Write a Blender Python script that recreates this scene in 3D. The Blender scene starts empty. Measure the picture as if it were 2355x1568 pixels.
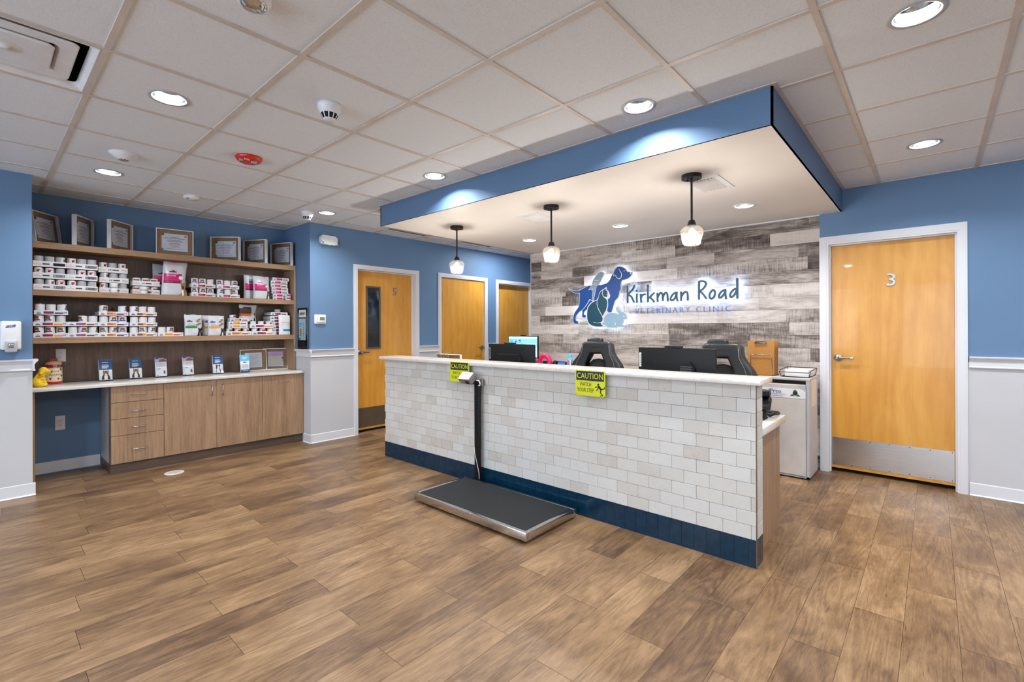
import bpy, bmesh, math, random
from mathutils import Vector, Matrix
random.seed(7)
PI = math.pi
SC = bpy.context.scene
COL = SC.collection

# ------------------------------------------------------------------ materials
def lin(c):
    c = c / 255.0
    return c / 12.92 if c <= 0.04045 else ((c + 0.055) / 1.055) ** 2.4
def rgb(r, g, b):
    return (lin(r), lin(g), lin(b), 1.0)
class NT:
    def __init__(self, name):
        self.m = bpy.data.materials.new(name); self.m.use_nodes = True
        self.t = self.m.node_tree; self.n = self.t.nodes; self.l = self.t.links
        self.b = self.n['Principled BSDF']; self.out = self.n['Material Output']
    def new(self, typ, **kw):
        nd = self.n.new(typ)
        for k, v in kw.items(): setattr(nd, k, v)
        return nd
    def link(self, a, b): self.l.new(a, b)
    def coords(self, scale=(1, 1, 1), kind='Object', add=None):
        tc = self.new('ShaderNodeTexCoord'); mp = self.new('ShaderNodeMapping')
        mp.inputs['Scale'].default_value = scale
        self.link(tc.outputs[kind], mp.inputs['Vector'])
        if add is not None: self.link(add, mp.inputs['Location'])
        return mp.outputs['Vector']
    def noise(self, vec, scale, detail=4, rough=0.55, dist=0.0):
        nd = self.new('ShaderNodeTexNoise'); nd.inputs['Scale'].default_value = scale
        nd.inputs['Detail'].default_value = detail; nd.inputs['Roughness'].default_value = rough
        nd.inputs['Distortion'].default_value = dist
        if vec is not None: self.link(vec, nd.inputs['Vector'])
        return nd.outputs['Fac']
    def ramp(self, fac, stops):
        r = self.new('ShaderNodeValToRGB'); e = r.color_ramp.elements
        while len(e) < len(stops): e.new(0.5)
        for k, (p, c) in enumerate(stops):
            e[k].position = p; e[k].color = c
        self.link(fac, r.inputs['Fac']); return r.outputs['Color']
    def mix(self, fac, a, b, mode='MIX'):
        x = self.new('ShaderNodeMix', data_type='RGBA', blend_type=mode)
        for s, v in ((x.inputs[0], fac), (x.inputs[6], a), (x.inputs[7], b)):
            if isinstance(v, (int, float)): s.default_value = v
            elif isinstance(v, tuple): s.default_value = v
            else: self.link(v, s)
        return x.outputs[2]
    def math(self, op, a, b=0.0, clamp=False):
        x = self.new('ShaderNodeMath', operation=op, use_clamp=clamp)
        for s, v in ((x.inputs[0], a), (x.inputs[1], b)):
            if isinstance(v, (int, float)): s.default_value = v
            else: self.link(v, s)
        return x.outputs[0]
    def bump(self, h, strength=0.2, dist=0.01):
        x = self.new('ShaderNodeBump'); x.inputs['Strength'].default_value = strength
        x.inputs['Distance'].default_value = dist
        self.link(h, x.inputs['Height']); self.link(x.outputs['Normal'], self.b.inputs['Normal'])
    def attr(self, name):
        a = self.new('ShaderNodeAttribute'); a.attribute_name = name
        s = self.new('ShaderNodeSeparateColor'); self.link(a.outputs['Color'], s.inputs['Color'])
        return a.outputs['Vector'], s.outputs[0], s.outputs[1], s.outputs[2]
    def base(self, c):
        if isinstance(c, tuple): self.b.inputs['Base Color'].default_value = c
        else: self.link(c, self.b.inputs['Base Color'])
    def set(self, rough=0.5, metal=0.0, spec=0.5, coat=0.0):
        self.b.inputs['Roughness'].default_value = rough
        self.b.inputs['Metallic'].default_value = metal
        self.b.inputs['Specular IOR Level'].default_value = spec
        self.b.inputs['Coat Weight'].default_value = coat
        return self.m
MATS = {}
def mat(name, c, rough=0.5, metal=0.0, spec=0.5, var=0.06, vs=9.0, coat=0.0):
    """plain surface with a slight procedural tone variation"""
    if name in MATS: return MATS[name]
    t = NT(name); col = rgb(*c)
    n = t.noise(t.coords(), vs, 3)
    d = tuple(max(0, x * (1 - var)) for x in col[:3]) + (1,)
    u = tuple(min(1, x * (1 + var)) for x in col[:3]) + (1,)
    t.base(t.ramp(n, [(0.3, d), (0.7, u)]))
    MATS[name] = t.set(rough, metal, spec, coat); return t.m
def emis(name, c, s):
    if name in MATS: return MATS[name]
    t = NT(name); t.base(rgb(*c)); t.b.inputs['Emission Color'].default_value = rgb(*c)
    t.b.inputs['Emission Strength'].default_value = s
    MATS[name] = t.set(0.6); return t.m
def thin_glass(name, tint=(250, 252, 255), minr=0.04, rough=0.02):
    t = NT(name); t.n.remove(t.b)
    tr = t.new('ShaderNodeBsdfTransparent'); tr.inputs['Color'].default_value = rgb(*tint)
    gl = t.new('ShaderNodeBsdfGlossy'); gl.inputs['Roughness'].default_value = rough
    lw = t.new('ShaderNodeLayerWeight'); lw.inputs['Blend'].default_value = 0.5      # thin sheet: Schlick reflectance from either side
    f = t.math('ADD', t.math('MULTIPLY', t.math('POWER', lw.outputs['Facing'], 5.0), .8), minr, True)
    mx = t.new('ShaderNodeMixShader')
    t.link(f, mx.inputs[0]); t.link(tr.outputs[0], mx.inputs[1]); t.link(gl.outputs[0], mx.inputs[2])
    t.link(mx.outputs[0], t.out.inputs['Surface'])
    MATS[name] = t.m; return t.m

def seeded_glass(name):
    t = NT(name); t.n.remove(t.b)
    tr = t.new('ShaderNodeBsdfTransparent'); tr.inputs['Color'].default_value = rgb(250, 246, 242)
    tl = t.new('ShaderNodeBsdfTranslucent'); tl.inputs['Color'].default_value = rgb(255, 246, 236)
    gl = t.new('ShaderNodeBsdfGlossy'); gl.inputs['Roughness'].default_value = .04
    lw = t.new('ShaderNodeLayerWeight'); lw.inputs['Blend'].default_value = 0.5
    f = t.math('ADD', t.math('MULTIPLY', t.math('POWER', lw.outputs['Facing'], 4.0), .7), .10, True)
    m1 = t.new('ShaderNodeMixShader'); t.link(t.math('MULTIPLY', t.noise(t.coords(), 60, 3), .05), m1.inputs[0]); t.link(tr.outputs[0], m1.inputs[1]); t.link(tl.outputs[0], m1.inputs[2])
    m2 = t.new('ShaderNodeMixShader'); t.link(f, m2.inputs[0]); t.link(m1.outputs[0], m2.inputs[1]); t.link(gl.outputs[0], m2.inputs[2])
    t.link(m2.outputs[0], t.out.inputs['Surface']); MATS[name] = t.m; return t.m

def wood_laminate(name, light, dark, axis='z', rough=0.42):
    t = NT(name)
    sc = {'z': (1, 1, 0.06), 'y': (1, 0.06, 1), 'x': (0.06, 1, 1)}[axis]
    v = t.coords(sc)
    n1 = t.noise(v, 60, 4, 0.6); n2 = t.noise(v, 9, 3, 0.5, 0.3)
    f = t.math('ADD', t.math('MULTIPLY', n1, 0.55), t.math('MULTIPLY', n2, 0.45))
    cross = t.noise(t.coords(tuple(6 - 5.5 * (s < 1) for s in sc)), 40, 2)
    f = t.math('ADD', f, t.math('MULTIPLY', t.math('SUBTRACT', cross, 0.5), 0.25))
    t.base(t.ramp(f, [(0.33, rgb(*dark)), (0.66, rgb(*light))]))
    t.bump(n1, 0.05, 0.002)
    MATS[name] = t.set(rough); return t.m

def maple():
    t = NT('maple_veneer')
    v = t.coords((1, 1, 0.22))
    w = t.new('ShaderNodeTexWave', wave_type='BANDS', bands_direction='X')
    w.inputs['Scale'].default_value = 3.0; w.inputs['Distortion'].default_value = 9.0
    w.inputs['Detail'].default_value = 3.0; w.inputs['Detail Scale'].default_value = 1.2
    t.link(v, w.inputs['Vector'])
    fine = t.noise(t.coords((1, 1, 0.05)), 120, 3)
    big = t.noise(t.coords((1, 1, 0.45)), 3.2, 3, 0.6, 0.8)
    f = t.math('ADD', t.math('MULTIPLY', w.outputs['Fac'], 0.10),
               t.math('ADD', t.math('MULTIPLY', fine, 0.25), t.math('MULTIPLY', big, 0.65)))
    t.base(t.ramp(f, [(0.30, rgb(196, 132, 44)), (0.50, rgb(209, 149, 58)), (0.72, rgb(219, 163, 76))]))
    MATS['maple'] = t.set(0.3, 0, 0.5, 0.15)

def floor_mat():
    t = NT('oak_vinyl_plank')
    vec, r, g, b = t.attr('rnd')
    off = t.new('ShaderNodeVectorMath', operation='SCALE'); off.inputs['Scale'].default_value = 57.0
    t.link(vec, off.inputs[0])
    v1 = t.coords((1, 0.07, 1), add=off.outputs[0]); v2 = t.coords((1, 0.22, 1), add=off.outputs[0])
    v3 = t.coords((1, 0.5, 1), add=off.outputs[0])
    grain = t.noise(v1, 230, 4, 0.7, 0.15); band = t.noise(v2, 10, 4, 0.6, 1.2); blot = t.noise(v3, 3.6, 5, 0.66, 0.5)
    crack = t.noise(t.coords((1, 0.07, 1), add=off.outputs[0]), 42, 3, 0.5, 1.6)
    ring = t.noise(t.coords((1, 0.11, 1), add=off.outputs[0]), 6.5, 2, 0.45, 0.3)
    arcs = t.math('SINE', t.math('MULTIPLY', ring, 95.0))       # contour lines: cathedral grain
    f = t.math('ADD', t.math('MULTIPLY', grain, 0.36), t.math('MULTIPLY', band, 0.30))
    f = t.math('ADD', f, t.math('MULTIPLY', blot, 0.62))
    f = t.math('ADD', f, t.math('MULTIPLY', arcs, t.math('MULTIPLY', blot, 0.07)))
    f = t.math('ADD', f, t.math('MULTIPLY', t.math('SUBTRACT', r, 0.5), 0.16))
    col = t.ramp(f, [(0.44, rgb(78, 57, 40)), (0.56, rgb(107, 80, 56)), (0.67, rgb(130, 101, 71)), (0.84, rgb(160, 129, 96))])
    ck = t.ramp(crack, [(0.28, (0.42, 0.38, 0.34, 1)), (0.36, (1, 1, 1, 1))])
    col = t.mix(0.75, col, ck, 'MULTIPLY')
    t.base(col)
    rr = t.math('ADD', t.math('MULTIPLY', band, 0.16), 0.30)
    t.link(rr, t.b.inputs['Roughness'])
    t.bump(t.math('ADD', grain, t.math('MULTIPLY', crack, 0.5)), 0.10, 0.002)
    m = t.set(0.38, 0, 0.42); t.link(rr, t.b.inputs['Roughness'])
    MATS['floor'] = m

def barn_mat():
    t = NT('weathered_barn_board')
    vec, r, g, b = t.attr('rnd')
    off = t.new('ShaderNodeVectorMath', operation='SCALE'); off.inputs['Scale'].default_value = 41.0
    t.link(vec, off.inputs[0])
    along = t.coords((0.12, 1, 1), add=off.outputs[0])
    saw = t.coords((1, 1, 0.10), add=off.outputs[0])
    patch = t.coords((0.35, 1, 1.6), add=off.outputs[0])
    g1 = t.noise(along, 90, 5, 0.7, 0.3); s1 = t.noise(saw, 75, 3, 0.7); p1 = t.noise(patch, 5.5, 5, 0.62, 0.3)
    k1 = t.noise(t.coords((0.6, 1, 1), add=off.outputs[0]), 4.0, 2, 0.4)
    f = t.math('ADD', t.math('MULTIPLY', p1, 0.80), t.math('MULTIPLY', s1, t.math('MULTIPLY', b, 0.46)))
    f = t.math('ADD', f, t.math('MULTIPLY', g1, t.math('MULTIPLY', t.math('SUBTRACT', 1.0, b), 0.46)))
    f = t.math('ADD', f, t.math('MULTIPLY', t.math('SUBTRACT', r, 0.5), 0.36))
    col = t.ramp(f, [(0.34, rgb(56, 48, 44)), (0.49, rgb(110, 100, 94)), (0.61, rgb(162, 152, 145)), (0.80, rgb(204, 195, 188))])
    rust = t.ramp(k1, [(0.70, (1, 1, 1, 1)), (0.80, rgb(190, 130, 78))])
    col = t.mix(g, col, t.mix(1.0, col, rust, 'MULTIPLY'))
    t.base(col); t.bump(t.math('ADD', g1, s1), 0.25, 0.003)
    MATS['barn'] = t.set(0.75, 0, 0.25)

def stone_mat():
    t = NT('tumbled_cream_stone')
    vec, r, g, b = t.attr('rnd')
    off = t.new('ShaderNodeVectorMath', operation='SCALE'); off.inputs['Scale'].default_value = 33.0
    t.link(vec, off.inputs[0])
    v = t.coords((1, 1, 1), add=off.outputs[0])
    n = t.noise(v, 18, 5, 0.65, 0.8); fine = t.noise(v, 150, 3, 0.6)
    vein = t.noise(t.coords((1, 1, 2.2), add=off.outputs[0]), 7, 4, 0.55, 2.5)
    f = t.math('ADD', t.math('MULTIPLY', r, 0.62), t.math('MULTIPLY', n, 0.34))
    col = t.ramp(f, [(0.10, rgb(180, 169, 157)), (0.24, rgb(196, 190, 182)), (0.50, rgb(203, 199, 193)), (0.95, rgb(208, 207, 204))])
    vn = t.ramp(vein, [(0.485, (1, 1, 1, 1)), (0.5, (0.80, 0.74, 0.70, 1)), (0.515, (1, 1, 1, 1))])
    col = t.mix(t.math('MULTIPLY', g, 0.7), col, vn, 'MULTIPLY')
    t.base(col); t.bump(t.math('ADD', n, fine), 0.18, 0.003)
    MATS['stone'] = t.set(0.55, 0, 0.4)

def quartz_mat():
    t = NT('speckled_quartz')
    v = t.coords(); a = t.noise(v, 260, 2, 0.6); c = t.noise(v, 22, 4, 0.6)
    col = t.ramp(a, [(0.30, rgb(176, 166, 156)), (0.42, rgb(214, 207, 199)), (0.70, rgb(226, 221, 214))])
    col = t.mix(0.25, col, t.ramp(c, [(0.35, rgb(196, 188, 180)), (0.65, rgb(232, 228, 222))]))
    t.base(col); MATS['quartz'] = t.set(0.16, 0, 0.5)

def tile_ceiling():
    t = NT('mineral_fibre_tile')
    v = t.coords(); a = t.noise(v, 330, 2, 0.6); c = t.noise(v, 1.3, 3)
    col = t.ramp(a, [(0.34, rgb(204, 209, 215)), (0.46, rgb(230, 236, 243)), (1.0, rgb(234, 240, 246))])
    col = t.mix(0.15, col, t.ramp(c, [(0.3, rgb(220, 225, 230)), (0.7, rgb(234, 240, 246))]))
    t.base(col); t.bump(a, 0.12, 0.002); MATS['tile'] = t.set(0.9, 0, 0.2)

def paint(name, c, bump=0.05, rough=0.55):
    t = NT(name); v = t.coords(); a = t.noise(v, 220, 3, 0.6); c2 = t.noise(v, 1.1, 2)
    col = rgb(*c); d = tuple(x * 0.95 for x in col[:3]) + (1,); u = tuple(min(1, x * 1.04) for x in col[:3]) + (1,)
    t.base(t.ramp(c2, [(0.3, d), (0.7, u)])); t.bump(a, bump, 0.002)
    MATS[name] = t.set(rough, 0, 0.4); return t.m

def brushed(name, c, axis=0, rough=0.28):
    t = NT(name); s = [1, 1, 1]; s[axis] = 0.01
    a = t.noise(t.coords(tuple(s)), 400, 3, 0.6)
    col = rgb(*c); d = tuple(x * 0.82 for x in col[:3]) + (1,)
    t.base(t.ramp(a, [(0.3, d), (0.7, col)]))
    t.bump(a, 0.03, 0.001); MATS[name] = t.set(rough, 1.0); return t.m

maple(); floor_mat(); barn_mat(); stone_mat(); quartz_mat(); tile_ceiling()
paint('blue', (97, 127, 161)); paint('white_wall', (198, 198, 201)); paint('soffit_white', (232, 229, 225)); paint('trim', (216, 216, 220), 0.02, 0.35)
wood_laminate('lam_v', (172, 140, 110), (132, 102, 78), 'z'); wood_laminate('lam_y', (176, 142, 108), (138, 106, 78), 'y')
wood_laminate('lam_shaded', (120, 97, 83), (86, 68, 58), 'z'); wood_laminate('lam_toe', (100, 82, 70), (72, 58, 50), 'y')  # shelf back: same laminate, with its shade put into the colour
wood_laminate('lam_tan', (176, 136, 84), (140, 102, 58), 'z')
brushed('steel_x', (212, 210, 208), 0, 0.2); brushed('steel_y', (150, 140, 126), 1); brushed('nickel', (186, 186, 184), 2, 0.22)
M = MATS
mat('black', (10, 10, 11), 0.42, spec=0.35); mat('black_gloss', (10, 10, 12), 0.12); mat('plastic_black', (8, 8, 9), 0.5, spec=0.3)
mat('rubber', (19, 21, 23), 0.72, var=0.35, vs=300); mat('leather', (17, 19, 21), 0.42, var=0.15, vs=60)
mat('mesh_fabric', (16, 16, 18), 0.8); mat('plastic_white', (226, 227, 229), 0.35); mat('plastic_grey', (178, 180, 184), 0.4)
mat('card_white', (226, 225, 226), 0.5); mat('paper', (232, 232, 232), 0.7); mat('grid_beige', (206, 197, 189), 0.5)
mat('kraft', (150, 112, 66), 0.75, var=0.12, vs=40); mat('masonite', (178, 122, 56), 0.55, var=0.12, vs=120)
mat('red', (196, 24, 34), 0.3); mat('fire_red', (206, 44, 26), 0.3); mat('royal_red', (214, 62, 62), 0.5)
mat('ink', (36, 36, 44), 0.6); mat('ink_grey', (128, 126, 132), 0.6); mat('navy', (36, 54, 128), 0.45); mat('brown', (132, 82, 52), 0.5)
mat('dark_brown', (84, 52, 38), 0.5); mat('orange', (238, 146, 32), 0.5); mat('deep_orange', (206, 106, 36), 0.5)
mat('purple', (98, 62, 112), 0.5); mat('mauve', (142, 86, 134), 0.5); mat('maroon', (128, 28, 62), 0.45); mat('magenta', (206, 18, 112), 0.35)
mat('crimson', (200, 40, 84), 0.45); mat('green', (14, 132, 60), 0.4); mat('amber', (228, 152, 20), 0.35)
mat('teal_blue', (18, 138, 186), 0.4); mat('sky_blue', (86, 184, 226), 0.45); mat('deep_blue', (18, 84, 140), 0.45)
mat('bag_silver', (206, 208, 212), 0.3); mat('lilac', (206, 170, 214), 0.6); mat('yellow_dog', (228, 186, 20), 0.5, var=0.2, vs=70)
mat('cream', (232, 214, 178), 0.3); mat('sign_yellow', (206, 210, 22), 0.4); mat('fur_tan', (158, 116, 66), 0.7, var=0.4, vs=60)
mat('fur_dark', (58, 46, 40), 0.7, var=0.4, vs=60); mat('tin', (190, 190, 192), 0.3, 1.0); mat('chrome', (205, 207, 210), 0.12, 1.0)
mat('bronze', (112, 100, 84), 0.4, 0.6); mat('grout', (200, 194, 187), 0.9); mat('grout_dark', (150, 140, 130), 0.9); mat('gap', (34, 26, 20), 0.9)
mat('shred_grey', (198, 190, 184), 0.5); mat('steel_paint', (150, 146, 142), 0.35, 0.7)
mat('blue_tile', (6, 44, 66), 0.14, var=0.25, vs=25); mat('tile_joint', (34, 70, 102), 0.6)
mat('logo_blue', (4, 68, 138), 0.4); mat('logo_teal', (8, 66, 84), 0.4); mat('logo_grey', (126, 148, 164), 0.4)
mat('logo_ice', (134, 164, 182), 0.4); mat('logo_edge', (206, 204, 208), 0.4); mat('letter', (26, 66, 90), 0.4); mat('letter_blue', (64, 100, 168), 0.4)
mat('poster_blue', (134, 176, 190), 0.35); mat('dark_void', (12, 12, 14), 0.9); mat('pink', (238, 18, 98), 0.3)
emis('lamp', (255, 252, 246), 9.0); emis('bulb', (255, 236, 214), 26.0); emis('halo', (214, 234, 255), 14.0)
emis('screen_cyan', (120, 196, 224), 0.9); emis('screen_white', (214, 232, 240), 0.9); emis('screen_blue', (40, 84, 220), 1.0)
emis('led_green', (20, 230, 90), 3.0); emis('px_purple', (170, 40, 240), 1.0); emis('px_green', (40, 226, 40), 1.0); emis('px_cyan', (20, 190, 220), 1.0)
mat('lcd', (116, 122, 98), 0.3)
thin_glass('glass'); thin_glass('acrylic', (251, 252, 254), 0.03); thin_glass('film', (222, 222, 228), 0.08, 0.15)
seeded_glass('shade_glass')
mat('door_glass', (8, 14, 20), 0.06, spec=0.8)

# ------------------------------------------------------------------ mesh builder
def to_mesh_data(o):
    COL.objects.link(o)
    dg = bpy.context.evaluated_depsgraph_get(); ev = o.evaluated_get(dg)
    me = ev.to_mesh()
    vs = [v.co.copy() for v in me.vertices]; fs = [tuple(p.vertices) for p in me.polygons]
    ev.to_mesh_clear(); d = o.data; bpy.data.objects.remove(o)
    return vs, fs, d
TXT = {}
def text_data(s, extrude=0.0, sp=1.0, off=0.0):
    k = (s, extrude, sp, off)
    if k not in TXT:
        c = bpy.data.curves.new('t', 'FONT'); c.body = s; c.size = 1.0; c.extrude = extrude; c.resolution_u = 2; c.space_character = sp; c.offset = off
        vs, fs, d = to_mesh_data(bpy.data.objects.new('t', c)); bpy.data.curves.remove(d)
        x0 = min(v.x for v in vs); x1 = max(v.x for v in vs); y0 = min(v.y for v in vs); y1 = max(v.y for v in vs)
        TXT[k] = (vs, fs, x0, x1, y0, y1)
    return TXT[k]
def curve_data(polys, extrude=0.01, bevel=0.0, offset=0.0, smooth=False, res=2, cyc=True):
    """filled 2D outline (holes allowed) -> flat solid in its xy plane"""
    c = bpy.data.curves.new('c', 'CURVE'); c.dimensions = '2D'; c.fill_mode = 'BOTH'; c.extrude = extrude
    c.bevel_depth = bevel; c.bevel_resolution = res; c.offset = offset; c.resolution_u = 5
    for p in polys:
        if smooth:
            s = c.splines.new('BEZIER'); s.bezier_points.add(len(p) - 1)
            for bp, q in zip(s.bezier_points, p):
                bp.co = (q[0], q[1], 0); bp.handle_left_type = bp.handle_right_type = 'AUTO'
        else:
            s = c.splines.new('POLY'); s.points.add(len(p) - 1)
            for pt, q in zip(s.points, p): pt.co = (q[0], q[1], 0, 1)
        s.use_cyclic_u = cyc
    vs, fs, d = to_mesh_data(bpy.data.objects.new('c', c)); bpy.data.curves.remove(d)
    return vs, fs
def blob_data(balls, res=0.012, thresh=0.6):
    mb = bpy.data.metaballs.new('mb'); mb.resolution = res; mb.render_resolution = res; mb.threshold = thresh
    for (x, y, z, r) in balls:
        e = mb.elements.new(); e.co = (x, y, z); e.radius = r
    o = bpy.data.objects.new('mbx%d' % random.randint(0, 10 ** 9), mb)
    vs, fs, d = to_mesh_data(o); bpy.data.metaballs.remove(d)
    return vs, fs
RX90 = Matrix.Rotation(PI / 2, 4, 'X')
def T(x=0, y=0, z=0, rz=0.0, rx=0.0, ry=0.0):
    return Matrix.Translation((x, y, z)) @ Matrix.Rotation(rz, 4, 'Z') @ Matrix.Rotation(ry, 4, 'Y') @ Matrix.Rotation(rx, 4, 'X')

class MB:
    def __init__(self):
        self.v = []; self.f = []; self.mi = []; self.sm = []; self.mats = []; self.rnd = []; self.X = Matrix.Identity(4)
    def m(self, name):
        if name not in self.mats: self.mats.append(name)
        return self.mats.index(name)
    def add(self, vs, fs, m, smooth=False, rnd=None, X=None):
        k = len(self.v); X = self.X if X is None else self.X @ X
        self.v += [X @ Vector(q) for q in vs]
        for j, f in enumerate(fs):
            self.f.append(tuple(k + i for i in f))
            self.mi.append(self.m(m[j] if isinstance(m, list) else m)); self.sm.append(smooth); self.rnd.append(rnd or (0.5, 0.5, 0.5))
        return self
    def box(self, x0, x1, y0, y1, z0, z1, m, rnd=None, X=None, skip=''):
        vs = [(x0, y0, z0), (x1, y0, z0), (x1, y1, z0), (x0, y1, z0), (x0, y0, z1), (x1, y0, z1), (x1, y1, z1), (x0, y1, z1)]
        fs = {'b': (0, 3, 2, 1), 't': (4, 5, 6, 7), 'f': (0, 1, 5, 4), 'r': (1, 2, 6, 5), 'k': (2, 3, 7, 6), 'l': (3, 0, 4, 7)}
        return self.add(vs, [q for k, q in fs.items() if k not in skip], m, False, rnd, X)
    def rbox(self, x0, x1, y0, y1, z0, z1, m, r=0.004, seg=2, X=None, rnd=None):
        bm = bmesh.new(); bmesh.ops.create_cube(bm, size=1.0)
        for v in bm.verts:
            v.co = ((x0 + x1) / 2 + v.co.x * (x1 - x0), (y0 + y1) / 2 + v.co.y * (y1 - y0), (z0 + z1) / 2 + v.co.z * (z1 - z0))
        bmesh.ops.bevel(bm, geom=bm.edges[:], offset=r, segments=seg, affect='EDGES', profile=0.5)
        bm.verts.index_update()
        vs = [v.co.copy() for v in bm.verts]; fs = [tuple(v.index for v in f.verts) for f in bm.faces]; bm.free()
        return self.add(vs, fs, m, seg > 1, rnd, X)
    def lathe(self, prof, m, n=24, X=None, smooth=True, mfun=None, flat_cap=True):
        vs = []; fs = []; ms = []
        for (r, z) in prof:
            for k in range(n):
                a = 2 * PI * k / n; vs.append((r * math.cos(a), r * math.sin(a), z))
        for i in range(len(prof) - 1):
            for k in range(n):
                fs.append((i * n + k, i * n + (k + 1) % n, (i + 1) * n + (k + 1) % n, (i + 1) * n + k))
                ms.append(mfun(i, k) if mfun else m)
        self.add(vs, fs, ms, smooth, None, X)
        return self
    def disc(self, r, z, m, n=24, X=None, up=True):
        vs = [(r * math.cos(2 * PI * k / n), r * math.sin(2 * PI * k / n), z) for k in range(n)]
        f = tuple(range(n)); return self.add(vs, [f if up else f[::-1]], m, False, None, X)
    def cyl(self, r, z0, z1, m, n=20, X=None, r1=None):
        r1 = r if r1 is None else r1
        self.lathe([(r, z0), (r1, z1)], m, n, X); self.disc(r1, z1, m, n, X); self.disc(r, z0, m, n, X, False); return self
    def tube(self, pts, r, m, n=8, X=None):
        P = [Vector(p) for p in pts]; vs = []; fs = []
        up = None
        for i, p in enumerate(P):
            d = (P[min(i + 1, len(P) - 1)] - P[max(i - 1, 0)]).normalized()
            if up is None:
                up = Vector((0, 0, 1)) if abs(d.z) < 0.9 else Vector((1, 0, 0))
            a = d.cross(up)
            if a.length < 1e-5: a = d.orthogonal()
            a.normalize(); b = a.cross(d).normalized(); up = b
            rr = r[i] if isinstance(r, (list, tuple)) else r
            for k in range(n):
                t = 2 * PI * k / n; vs.append(p + a * (rr * math.cos(t)) + b * (rr * math.sin(t)))
        for i in range(len(P) - 1):
            for k in range(n): fs.append((i * n + k, (i + 1) * n + k, (i + 1) * n + (k + 1) % n, i * n + (k + 1) % n))
        fs.append(tuple(range(n))); fs.append(tuple(range((len(P) - 1) * n, len(P) * n))[::-1])
        return self.add(vs, fs, m, True, None, X)
    def prism(self, poly, h0, h1, m, X=None, smooth=False):
        """polygon in xy extruded along z"""
        n = len(poly); vs = [(x, y, h0) for x, y in poly] + [(x, y, h1) for x, y in poly]
        fs = [tuple(range(n))[::-1], tuple(range(n, 2 * n))] + [(i, (i + 1) % n, n + (i + 1) % n, n + i) for i in range(n)]
        return self.add(vs, fs, m, smooth, None, X)
    def text(self, s, w, h, m, X, ex=0.0, fit=True, sp=1.0, off=0.0):
        """text centred on X's origin in its xy plane, w wide (or less) and h high"""
        vs, fs, x0, x1, y0, y1 = text_data(s, ex / max(h, 1e-6), sp, off)
        sx = w / (x1 - x0) if fit else h / (y1 - y0); sy = h / (y1 - y0)
        q = [((v.x - (x0 + x1) / 2) * sx, (v.y - (y0 + y1) / 2) * sy, v.z * h) for v in vs]
        return self.add(q, fs, m, False, None, X)
    def outline(self, polys, m, X, extrude=0.004, bevel=0.0, offset=0.0, smooth=False, res=2, sm=False):
        vs, fs = curve_data(polys, extrude, bevel, offset, smooth, res)
        return self.add(vs, fs, m, sm, None, X)
    def mesh(self, name, rnd=False):
        me = bpy.data.meshes.new(name); me.from_pydata([tuple(v) for v in self.v], [], self.f)
        for n in self.mats: me.materials.append(M[n])
        me.polygons.foreach_set('material_index', self.mi); me.polygons.foreach_set('use_smooth', self.sm)
        if rnd:
            at = me.color_attributes.new('rnd', 'FLOAT_COLOR', 'CORNER'); k = 0; data = []
            for p, r in zip(me.polygons, self.rnd): data += list(r + (1.0,)) * p.loop_total
            at.data.foreach_set('color', data)
        me.update(); return me
    def build(self, name, parent=None, rnd=False, label=None, loc=None, rz=0.0):
        o = bpy.data.objects.new(name, self.mesh(name, rnd)); COL.objects.link(o)
        if parent is not None: o.parent = parent
        if loc is not None: o.location = loc
        if rz: o.rotation_euler = (0, 0, rz)
        if label: o['label'] = label
        return o
def tag(o, label, cat, group=None):
    o['label'] = label; o['category'] = cat
    if group: o['group'] = group
    return o
def thing(name, label, cat, loc=(0, 0, 0), rz=0.0, group=None):
    o = bpy.data.objects.new(name, None); o.empty_display_size = 0.05; COL.objects.link(o)
    o.location = loc; o.rotation_euler = (0, 0, rz); return tag(o, label, cat, group)
def struct(o):
    o['kind'] = 'structure'; return o
def dup(o, loc=None, rz=None, label=None, parent=None):
    c = o.copy(); COL.objects.link(c)
    if parent is not None: c.parent = parent
    if loc is not None: c.location = loc
    if rz is not None: c.rotation_euler = (0, 0, rz)
    if label: c['label'] = label
    for ch in list(o.children): dup(ch, parent=c)
    return c
# text / flat art planes: X maps (u right, v up, n out of surface)
def FACE_Y(x, y, z):            # on a plane facing -y (towards the room), u -> +x
    return Matrix.Translation((x, y, z)) @ RX90
def FACE_X(x, y, z):            # on a plane facing +x, u -> +y
    return Matrix.Translation((x, y, z)) @ Matrix.Rotation(PI / 2, 4, 'Z') @ RX90
# ------------------------------------------------------------------ room
ZC = 2.611; XW = -5.485; XN = -6.17; YL = 5.27; YN = 2.60; YC = 0.295; XC = -5.497
X1 = 3.2; Y0 = -4.2; Y1 = 7.3; G = 0.6096; GX = -2.7918; GY = 0.3901

def wall(mb, x0, x1, y0, y1, z0=0.0, z1=ZC + 0.4, split=1.06, low='white_wall', high='blue'):
    if z0 < split < z1:
        mb.box(x0, x1, y0, y1, z0, split, low, skip='t'); mb.box(x0, x1, y0, y1, split, z1, high, skip='b')
    else:
        mb.box(x0, x1, y0, y1, z0, z1, low if z1 <= split else high)

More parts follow.
